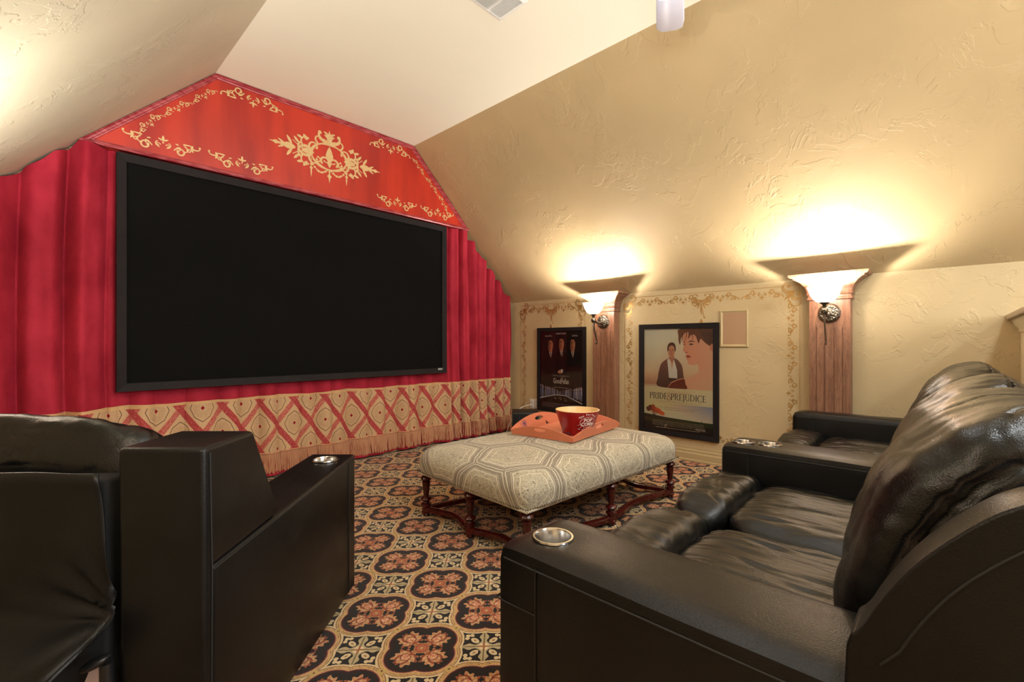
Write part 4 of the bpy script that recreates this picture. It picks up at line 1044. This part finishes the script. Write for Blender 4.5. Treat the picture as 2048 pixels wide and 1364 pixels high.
def inner_face(x, z, e=0): return (x*(1+.10*z/.12), td+.030*z/.12-.0070-e, z)
tag(mesh('painted_flower', [to3(xf(fl, tx=-.19, ty=.050), inner_face, M_blueink)], ty), 'blue line-drawn flower', None)
tri = [([(0, 0), (.0, .028), (.040, .0)], [(0, 1, 2)])]
tag(mesh('painted_motif', [to3(xf(tri, tx=.075, ty=.012), inner_face, M_strap)], ty), 'dark triangular painted motif', None)

bw = thing('popcorn_bowl', 'red wooden popcorn bowl with white lettering standing in the tray', 'bowl', (2.600, 1.850, TZ+.011))
BH = .165; rb, rt = .098, .150
V, F = lathe_vf([(0, 0), (rb-.004, 0), (rb, .003), (rt, BH-.003)], 56); V2, F2 = lathe_vf([(rt, BH-.003), (rt-.001, BH), (rt-.008, BH), (rt-.010, BH-.003), (rb-.008, .010), (0, .010)], 56)
mesh('shell', [(V, F, M_bowlred)], bw, 40); mesh('lining', [(V2, F2, M_bowlin)], bw, 40)
def cone(u, v, a0, e=0):
    z = BH*.58+v; r = rb+(rt-rb)*z/BH+.0006+e; a = a0+u/r; return (r*math.cos(a), r*math.sin(a), z)
a0 = math.atan2(-FWD.y, -FWD.x)+.42
Lg = []
Lg += xf(text2d('POP', .030, .03, 1.15), ty=.012) + xf(text2d('CORN', .030, .03, 1.05), ty=-.014)
E_ = [(.055*math.cos(2*PI*i/36), .034*math.sin(2*PI*i/36)) for i in range(37)]; Lg.append(ribbon(E_, [.0022]*37))
for k, ch in enumerate('The Perfect'):
    a = math.radians(148-k*11.0)
    if ch != ' ': Lg += xf(text2d(ch, .020, .02, 1.0), 1, 1, a-PI/2, .070*math.cos(a), .006+.046*math.sin(a))
for k in range(7):
    a = math.radians(205+k*22); Lg.append(ribbon([(.060*math.cos(a), .040*math.sin(a)), (.076*math.cos(a), .052*math.sin(a))], [.003, .001]))
Lg.append(ribbon([(-.062, -.044), (-.02, -.054), (.02, -.054), (.062, -.044)], [.004]*4))
tag(mesh('lettering', [to3(Lg, lambda u, v, e: cone(u, v, a0, e), M_printw)], bw), 'white oval popcorn lettering', None)
pp = prism('paper_sheet', [(-.09, -.05), (.085, -.06), (.09, .05), (-.07, .055)], 'z', 0, .0025, M_paper, None); pp.location = (2.455, 1.965, TZ+.0115); pp.rotation_euler = (0, 0, .35); tag(pp, 'folded white paper lying in the orange tray beside the bowl', 'paper')
eg = thing('eyeglasses', 'folded black eyeglasses lying on the paper in the tray', 'glasses', (2.440, 1.840, TZ+.0115), math.radians(-25))
eg.scale = (.8, .8, .8)
for s in (-1, 1):
    P = [(s*.033+.024*math.cos(2*PI*i/20), -.002, .018+.016*math.sin(2*PI*i/20)) for i in range(21)]; tube('rim', P, .0028, M_blackpl, eg, 6)
    tube('temple', [(s*.058, 0, .026), (s*.055, .014, .024), (0, .020, .016), (-s*.050, .024, .006)], .0026, M_blackpl, eg, 6)
tube('bridge', [(-.010, -.002, .022), (0, -.003, .027), (.010, -.002, .022)], .0026, M_blackpl, eg, 6)
# ---------------------------------------------------------------- black sofa (right), four seats, three arms
A0, A1 = .03, .885      # arm back / front (Y)
sofa = thing('reclining_sofa', 'long black leather four-seat reclining sofa with three cup-holder armrests', 'sofa', (2.62, .35, 0), world=True)
def cup(parent, x, y, z, r=.050):
    bm = bmesh.new(); bmesh.ops.create_cone(bm, cap_ends=True, segments=40, radius1=r+.001, radius2=r+.001, depth=.13)
    me = bpy.data.meshes.new('cut'); bm.to_mesh(me); bm.free(); k = bpy.data.objects.new('cut', me); COL.objects.link(k)
    off = Vector(root_of(parent).location) if root_of(parent).name in WORLD else Vector((0, 0, 0))
    k.location = Vector((x, y, z)) - off; k.parent = root_of(parent)
    md = parent.modifiers.new('hole', 'BOOLEAN'); md.operation = 'DIFFERENCE'; md.object = k; md.solver = 'EXACT'
    bpy.context.view_layer.update(); dg = bpy.context.evaluated_depsgraph_get(); nm = bpy.data.meshes.new_from_object(parent.evaluated_get(dg))
    parent.modifiers.clear(); parent.data = nm; bpy.data.objects.remove(k); nm.set_sharp_from_angle(angle=math.radians(45))
    c = lathe('cup_holder', [(r+.006, .001), (r+.005, .005), (r, .005), (r-.002, .0), (r-.004, -.055), (0, -.056)], M_steel, parent, 40, (x, y, z), smooth=40); return c
def arm(x0, x1, cups, z=.60, pad=.012):
    """box arm: body with padded front block; seams as piping"""
    prof = [(A0, .015), (A1, .015), (A1, z), (A0, z)]
    bm = bmesh.new()
    # grid-like body so the padding can swell a little
    nx, ny, nz_ = 8, 30, 18; V, F = cubesphere(nx, ny, nz_); out = []
    for a, b, c in V:
        p = 22; m = (abs(a)**p+abs(b)**p+abs(c)**p)**(1/p); q = (a/m, b/m, c/m)
        x = (x0+x1)/2 + q[0]*(x1-x0)/2; y = (A0+A1)/2+q[1]*(A1-A0)/2; zz = (z+.015)/2+q[2]*(z-.015)/2
        if q[2] > .9: 
            zz += .006*(1-abs(q[0])**2)*(1-(abs(q[1])**6)) + .003*nz(x*9, y*6, 1)
            for cx_, cy_ in cups:
                d = math.hypot(x-cx_, y-cy_); zz -= .006*math.exp(-(d/.085)**4)
        if abs(q[0]) > .9: x += math.copysign(.004*(1-abs(q[1])**4)*(1-abs(q[2])**4)+.002*nz(y*5, zz*5, 3), q[0])
        # gentle dip along vertical seam
        if abs(q[0]) > .8 or q[2] > .9:
            s_ = math.exp(-((y-.745)/.008)**2); 
            if abs(q[0]) > .9: x -= math.copysign(.003*s_, q[0])
        out.append((x, y, zz))
    body = mesh('armrest', [(out, F, M_lea)], sofa, 180)
    for sx in (x0, x1):
        sg = -1 if sx == x0 else 1; xx = sx+sg*.0015
        tube('seam', [(xx, .745, .03), (xx, .745, .2), (xx, .745, .4), (xx, .745, z-.03)], .0022, M_seam, body, 6)
        tube('seam', [(xx+sg*.001, .745, .455), (xx+sg*.001, .82, .452), (xx, A1-.006, .450)], .0022, M_seam, body, 6)
        tube('seam', [(xx-sg*.003, A0+.02, z-.036), (xx+sg*.001, .30, z-.034), (xx+sg*.001, .60, z-.034), (xx-sg*.002, A1-.03, z-.036)], .0026, M_seam, body, 6)
    tube('seam', [(x0+.006, A1+.0005, .450), ((x0+x1)/2, A1+.0015, .450), (x1-.006, A1+.0005, .450)], .0022, M_seam, body, 6)
    for cx_, cy_ in cups: cup(body, cx_, cy_, z+.0005)
    return body
arm(.87, 1.145, [(.990, .785)])
arm(2.53, 2.805, [(2.640, .800), (2.670, .680)])
arm(4.072, 4.245, [])
SEATS = [(1.150, 1.838), (1.842, 2.525), (2.81, 3.440), (3.443, 4.070)]
PP = [(.155, .38), (.125, .52), (.090, .66), (.040, .79), (-.030, .892), (-.110, .942), (-.172, .940)]
def back_profile(): return [(.10, .03), (.12, .60), (.095, .70), (.040, .805), (-.025, .885), (-.075, .925), (-.135, .945), (-.20, .935), (-.235, .88), (-.245, .70), (-.245, .03)]
for k, (x0, x1) in enumerate(SEATS):
    xc = (x0+x1)/2; hw = (x1-x0)/2; sd_ = k*7.3
    box('seat_base', x0+.004, x1-.004, .0, .80, .06, .33, M_lea_matte, sofa, .012)
    def seat(q):
        x, y, z = q; X = xc+x*hw*.985; yy = .355+y*.305
        crown = .028*(1-abs(x)**2.2)*(1-abs(y)**4)
        wr = 0
        if z > .2:
            fx = X*16+nz(X*3, yy*2, sd_)*3
            wr = .012*nz(fx, yy*1.6+sd_, 0) + .008*nz(X*38+nz(yy*3, X*4)*2, yy*3.2, sd_)
            cr_ = nz(X*9+nz(X*2, yy*3, sd_)*1.2, yy*.9+sd_, 4); wr -= .010*max(0, 1-abs(cr_)*7)*(.5+.5*nz(X*2, yy*3, sd_))
            cr_ = nz(X*19+nz(X*2, yy*3, sd_+3)*1.5, yy*1.4+sd_, 9); wr -= .006*max(0, 1-abs(cr_)*6)*max(0, .4+nz(X*3, yy*3, sd_+1))
            wr *= min(1, (1-abs(x))*6)
            crown -= .010*math.exp(-((abs(x)-.0)/.10)**2)*0
        return (X, yy, .395 + z*.062 + (crown+wr)*(1 if z > 0 else 0) - .015*(1-y)*.5)
    pill('seat_cushion', seat, M_lea_seat, sofa, (90, 50, 8), 4.5)
    def bols(q):
        x, y, z = q; X = xc+x*hw*.985; a = 1.4*nz(X*18+nz(X*3, sd_)*2, y*1.0+sd_, z*.7) - 1.3*max(0, 1-abs(nz(X*11, y*.6+sd_, z*.6))*7)
        tuck = 1-.10*abs(x)**6
        return (X, .758+y*.118*tuck+.004*a, .345+z*.148*tuck + .006*a*(z > 0) + .010*(1-x*x)*(z > 0))
    pill('front_bolster', bols, M_lea_seat, sofa, (60, 24, 24), 4.0)
    box('footrest_panel', x0+.02, x1-.02, .80, .845, .05, .25, M_lea, sofa, .015)
    def back(q, xc=xc, hw=hw, sd_=sd_):
        x, u, v = q          # v: +1 front, -1 rear
        c = path_at(PP, (u+1)/2); c2 = path_at(PP, min(1, (u+1)/2+.02)); c1 = path_at(PP, max(0, (u+1)/2-.02))
        t = Vector((0, c2[0]-c1[0], c2[1]-c1[1])).normalized(); n = Vector((0, t.z, -t.y))
        if n.y < 0: n = -n
        T_ = .088 + .010*math.sin(PI*(u+1)/2)
        groove = math.exp(-((v+.15)/.13)**2)
        X = xc + x*(hw*1.0)*(1-.045*groove-.05*max(0, u)**3 + (.02 if v > 0 else 0))
        yy, zz = c
        lump = .014*nz(X*4+sd_, u*1.8, v) + .007*nz(X*13+sd_+nz(u*3, X*2)*1.5, u*1.4, v*1.2) + .0035*nz(X*34+nz(u*2, X*3, sd_)*2, u*3+sd_, v*3)
        cz = nz(X*8+sd_+nz(u*2, X*3)*1.5, u*1.2, 5); lump -= .009*max(0, 1-abs(cz)*7)*max(0, .35+nz(X*2, u*2, sd_))*(v > 0)
        # gathers radiating from the side seam, and a soft horizontal crease for the head roll
        lump += .006*nz(u*15, v*2+sd_, x*1.5)*abs(x)**4
        lump -= .014*math.exp(-((u-.30+.08*nz(X*4, sd_))/.09)**2)*(v > .2)*(.5+.5*nz(X*3+sd_, 4))
        p = Vector((X, yy, zz)) + n*(v*T_ + lump*(1 if v > -.3 else .3))
        p += t*(.004*nz(X*9, v*3, sd_))
        if p.y < -.195: p.y = -.195 - .040*math.tanh((-.195-p.y)/.040)
        return p
    pill('back_cushion', back, M_lea_pad, sofa, (70, 80, 24), 3.0)
    bp_ = [(y-.015 if y > -.2 else y, z-(.07 if z > .7 else .02)) for y, z in back_profile()]
    prism('back_frame', bp_, 'x', x0+.006, x1-.006, M_lea_matte, sofa, .02, 3)
# outer side shells of the back with rolled edge and piping
for x0, x1 in ((.880, .985), (4.150, 4.244)):
    raw = back_profile(); c = []
    for i in range(len(raw)*4-3): c.append(tuple(path_at(raw, i/(len(raw)*4-4))))
    sh = prism('back_side_shell', c, 'x', x0, x1, M_lea_matte, sofa, .034, 6, 60)
    ins = []
    for i in range(6, 37):
        p = path_at(raw, i/40*.98); q = path_at(raw, i/40*.98+.01); dx, dz = q[0]-p[0], q[1]-p[1]; l = math.hypot(dx, dz) or 1
        n = (-dz/l, dx/l)
        if n[0]*(p[0]+.07)+n[1]*(p[1]-.45) > 0: n = (-n[0], -n[1])
        ins.append((x0-.0005 if x0 < 2 else x1+.0005, p[0]+n[0]*.047, p[1]+n[1]*.047))
    tube('piping', ins, .0026, M_seam, sh, 6)
# sprung wooden feet keep the sofa off the carpet
for x in (.93, 1.08, 2.58, 2.75, 4.11, 4.24):
    for y in (.08, .84): lathe('foot', [(0, 0), (.022, 0), (.025, .03), (0, .03)], M_blackpl, sofa, 12, (x, y, 0))

# ---------------------------------------------------------------- single recliner on the left, seen from behind
rcx, rcd = -1.25, 1.09
P0 = FWD*rcd + RGT*rcx
rc = thing('recliner_chair', 'single black leather recliner seen from behind at the left, cup holder in its armrest', 'armchair', (P0.x, P0.y, 0), math.atan2(FWD.y, FWD.x)-PI/2)
def larm(x0, x1):
    low = [(.018, .02), (1.03, .02), (1.03, .622), (.018, .592)]
    a = prism('armrest', low, 'x', x0, x1, M_lea_matte, rc, .014, 4)
    wing = [(-.004, .02), (-.014, .885), (.195, .887), (.338, .609), (.022, .596), (.022, .02)]
    wg = prism('arm_wing', wing, 'x', x0-.003, x1+.003, M_lea_matte, rc, .016, 4)
    for sx in (x0-.0010, x1+.0010):
        tube('seam', [(sx, .945, .03), (sx, .945, .3), (sx, .945, .60)], .0018, M_seam, a, 6)
        tube('seam', [(sx+(.003 if sx > x0+.1 else -.003), .012, .02), (sx+(.003 if sx > x0+.1 else -.003), .010, .3), (sx+(.003 if sx > x0+.1 else -.003), .012, .59), (sx+(.003 if sx > x0+.1 else -.003), .004, .87)], .0022, M_seam, a, 6)
        tube('seam', [(sx, .02, .585), (sx, .35, .594), (sx, .68, .603), (sx, 1.015, .612)], .0024, M_seam, a, 6)
    tube('seam', [(x0+.012, 1.031, .45), (x1-.012, 1.031, .45)], .002, M_seam, a, 6)
    cup(a, (x0+x1)/2+.005, .925, .6195, .048)
larm(.33, .53); larm(-.53, -.33)
box('seat_base', -.325, .325, .12, .92, .05, .33, M_lea_matte, rc, .012)
def lseat(q):
    x, y, z = q; X = x*.322; yy = .56+y*.30
    return (X, yy, .40+z*.065+(.03*(1-x*x)*(1-y**4)+.007*nz(X*16, yy*2, 5))*(z > 0))
pill('seat_cushion', lseat, M_lea_seat, rc, (36, 36, 8), 4.5)
pill('front_bolster', lambda q: (q[0]*.322, .93+q[1]*.11, .345+q[2]*.145+.006*nz(q[0]*6, q[1]*2, 3)), M_lea_seat, rc, (36, 16, 16), 3.2)
LPth = [(.36, .40), (.30, .54), (.24, .68), (.185, .78), (.125, .845), (.085, .868)]
def lback(q):
    x, u, v = q; f = (u+1)/2
    c = path_at(LPth, f); c2 = path_at(LPth, min(1, f+.02)); c1 = path_at(LPth, max(0, f-.02))
    t = Vector((0, c2[0]-c1[0], c2[1]-c1[1])).normalized(); n = Vector((0, t.z, -t.y)); n = n if n.y > 0 else -n
    X = x*.325*(1-.03*max(0, u)**3)
    edge = abs(x)**3
    lump = .018*nz(X*4+9, u*2, v)+.008*nz(X*9, u*3+4, v*2)+.003*nz(X*30, u*9, v*5) - .008*max(0, 1-abs(nz(X*4+u*1.5, u*5+v*2, 3))*8)
    lump += .010*nz(u*9+2, v*5, x*2)*edge
    drop = -.030*max(0, x-.5)**1.5
    p = Vector((X, c[0], c[1]+drop)) + n*(v*.112+lump)
    p.y = max(p.y, -.012+.006*nz(X*12, p.z*12, 7))
    return p
pill('back_cushion', lback, M_lea_pad, rc, (48, 50, 22), 3.0)
# upright rear shell and its loose leather panel
prism('back_frame', [(.0, .03), (.13, .03), (.11, .80), (.002, .808)], 'x', -.318, .292, M_dark, rc, .01, 2)
V = []; F = []; U = []; nu, nv = 44, 60
PB = [(-.012, .826, .285), (-.022, .812, .292), (-.018, .78, .296), (-.012, .70, .303), (-.010, .60, .312), (-.012, .53, .320), (-.022, .495, .326), (-.060, .470, .318), (-.105, .447, .304), (-.135, .428, .292), (-.146, .408, .282), (-.138, .385, .274), (-.110, .366, .268), (-.070, .35, .268)]
for j in range(nv+1):
    c = path_at(PB, j/nv); zf = j/nv
    for i in range(nu+1):
        f = i/nu; x = -.320+(c[2]+.320)*f
        e = max(0, f-.55)/.45
        billow = math.exp(-((c[1]-.43)/.05)**2)
        y = c[0] + .006*nz(x*7, c[1]*7, 2) - .010*math.sin(PI*f)*(c[1] < .8) * math.sin(min(1, max(0, (.80-c[1])/.3))*PI)
        # folds fanning out from the corner where the panel is pinned
        ang = math.atan2(.492-c[1], max(.02, .34-x)); rad = math.hypot(.492-c[1], .34-x)
        y += .010*math.sin(ang*15)*math.exp(-(rad/.16)**2)*min(1, rad*18)
        V.append((x, y, c[1]+.006*nz(x*5, zf*4, 6)))
for j in range(nv):
    for i in range(nu): F.append((j*(nu+1)+i, j*(nu+1)+i+1, (j+1)*(nu+1)+i+1, (j+1)*(nu+1)+i))
rp = mesh('rear_panel', [(V, F, M_lea_matte)], rc, 180)
sm = rp.modifiers.new('thickness', 'SOLIDIFY'); sm.thickness = .003; sm.offset = -1
tube('hem', [(path_at(PB, j/30)[2]-.001, path_at(PB, j/30)[0]-.002, path_at(PB, j/30)[1]) for j in range(13, 26)], .0045, M_lea_matte, rp, 6)
box('lower_panel', -.318, .300, .02, .045, .03, .40, M_dark, rc, .006)
tag(prism('lining', [(.262, .335), (.300, .335), (.302, .400), (.285, .392)], 'y', -.030, -.028, M_lin, rc), 'torn beige lining', None)
lv = pill('release_handle', lambda q: (.306+q[0]*.030+q[2]*.006, -.045+q[1]*.022, .405+q[2]*.014+q[0]*.010), M_blackpl, rc, (14, 10, 8), 2.2)
tube('handle_rod', [(.31, -.02, .39), (.31, -.015, .20), (.31, -.01, .05)], .014, M_blackpl, rc, 10)
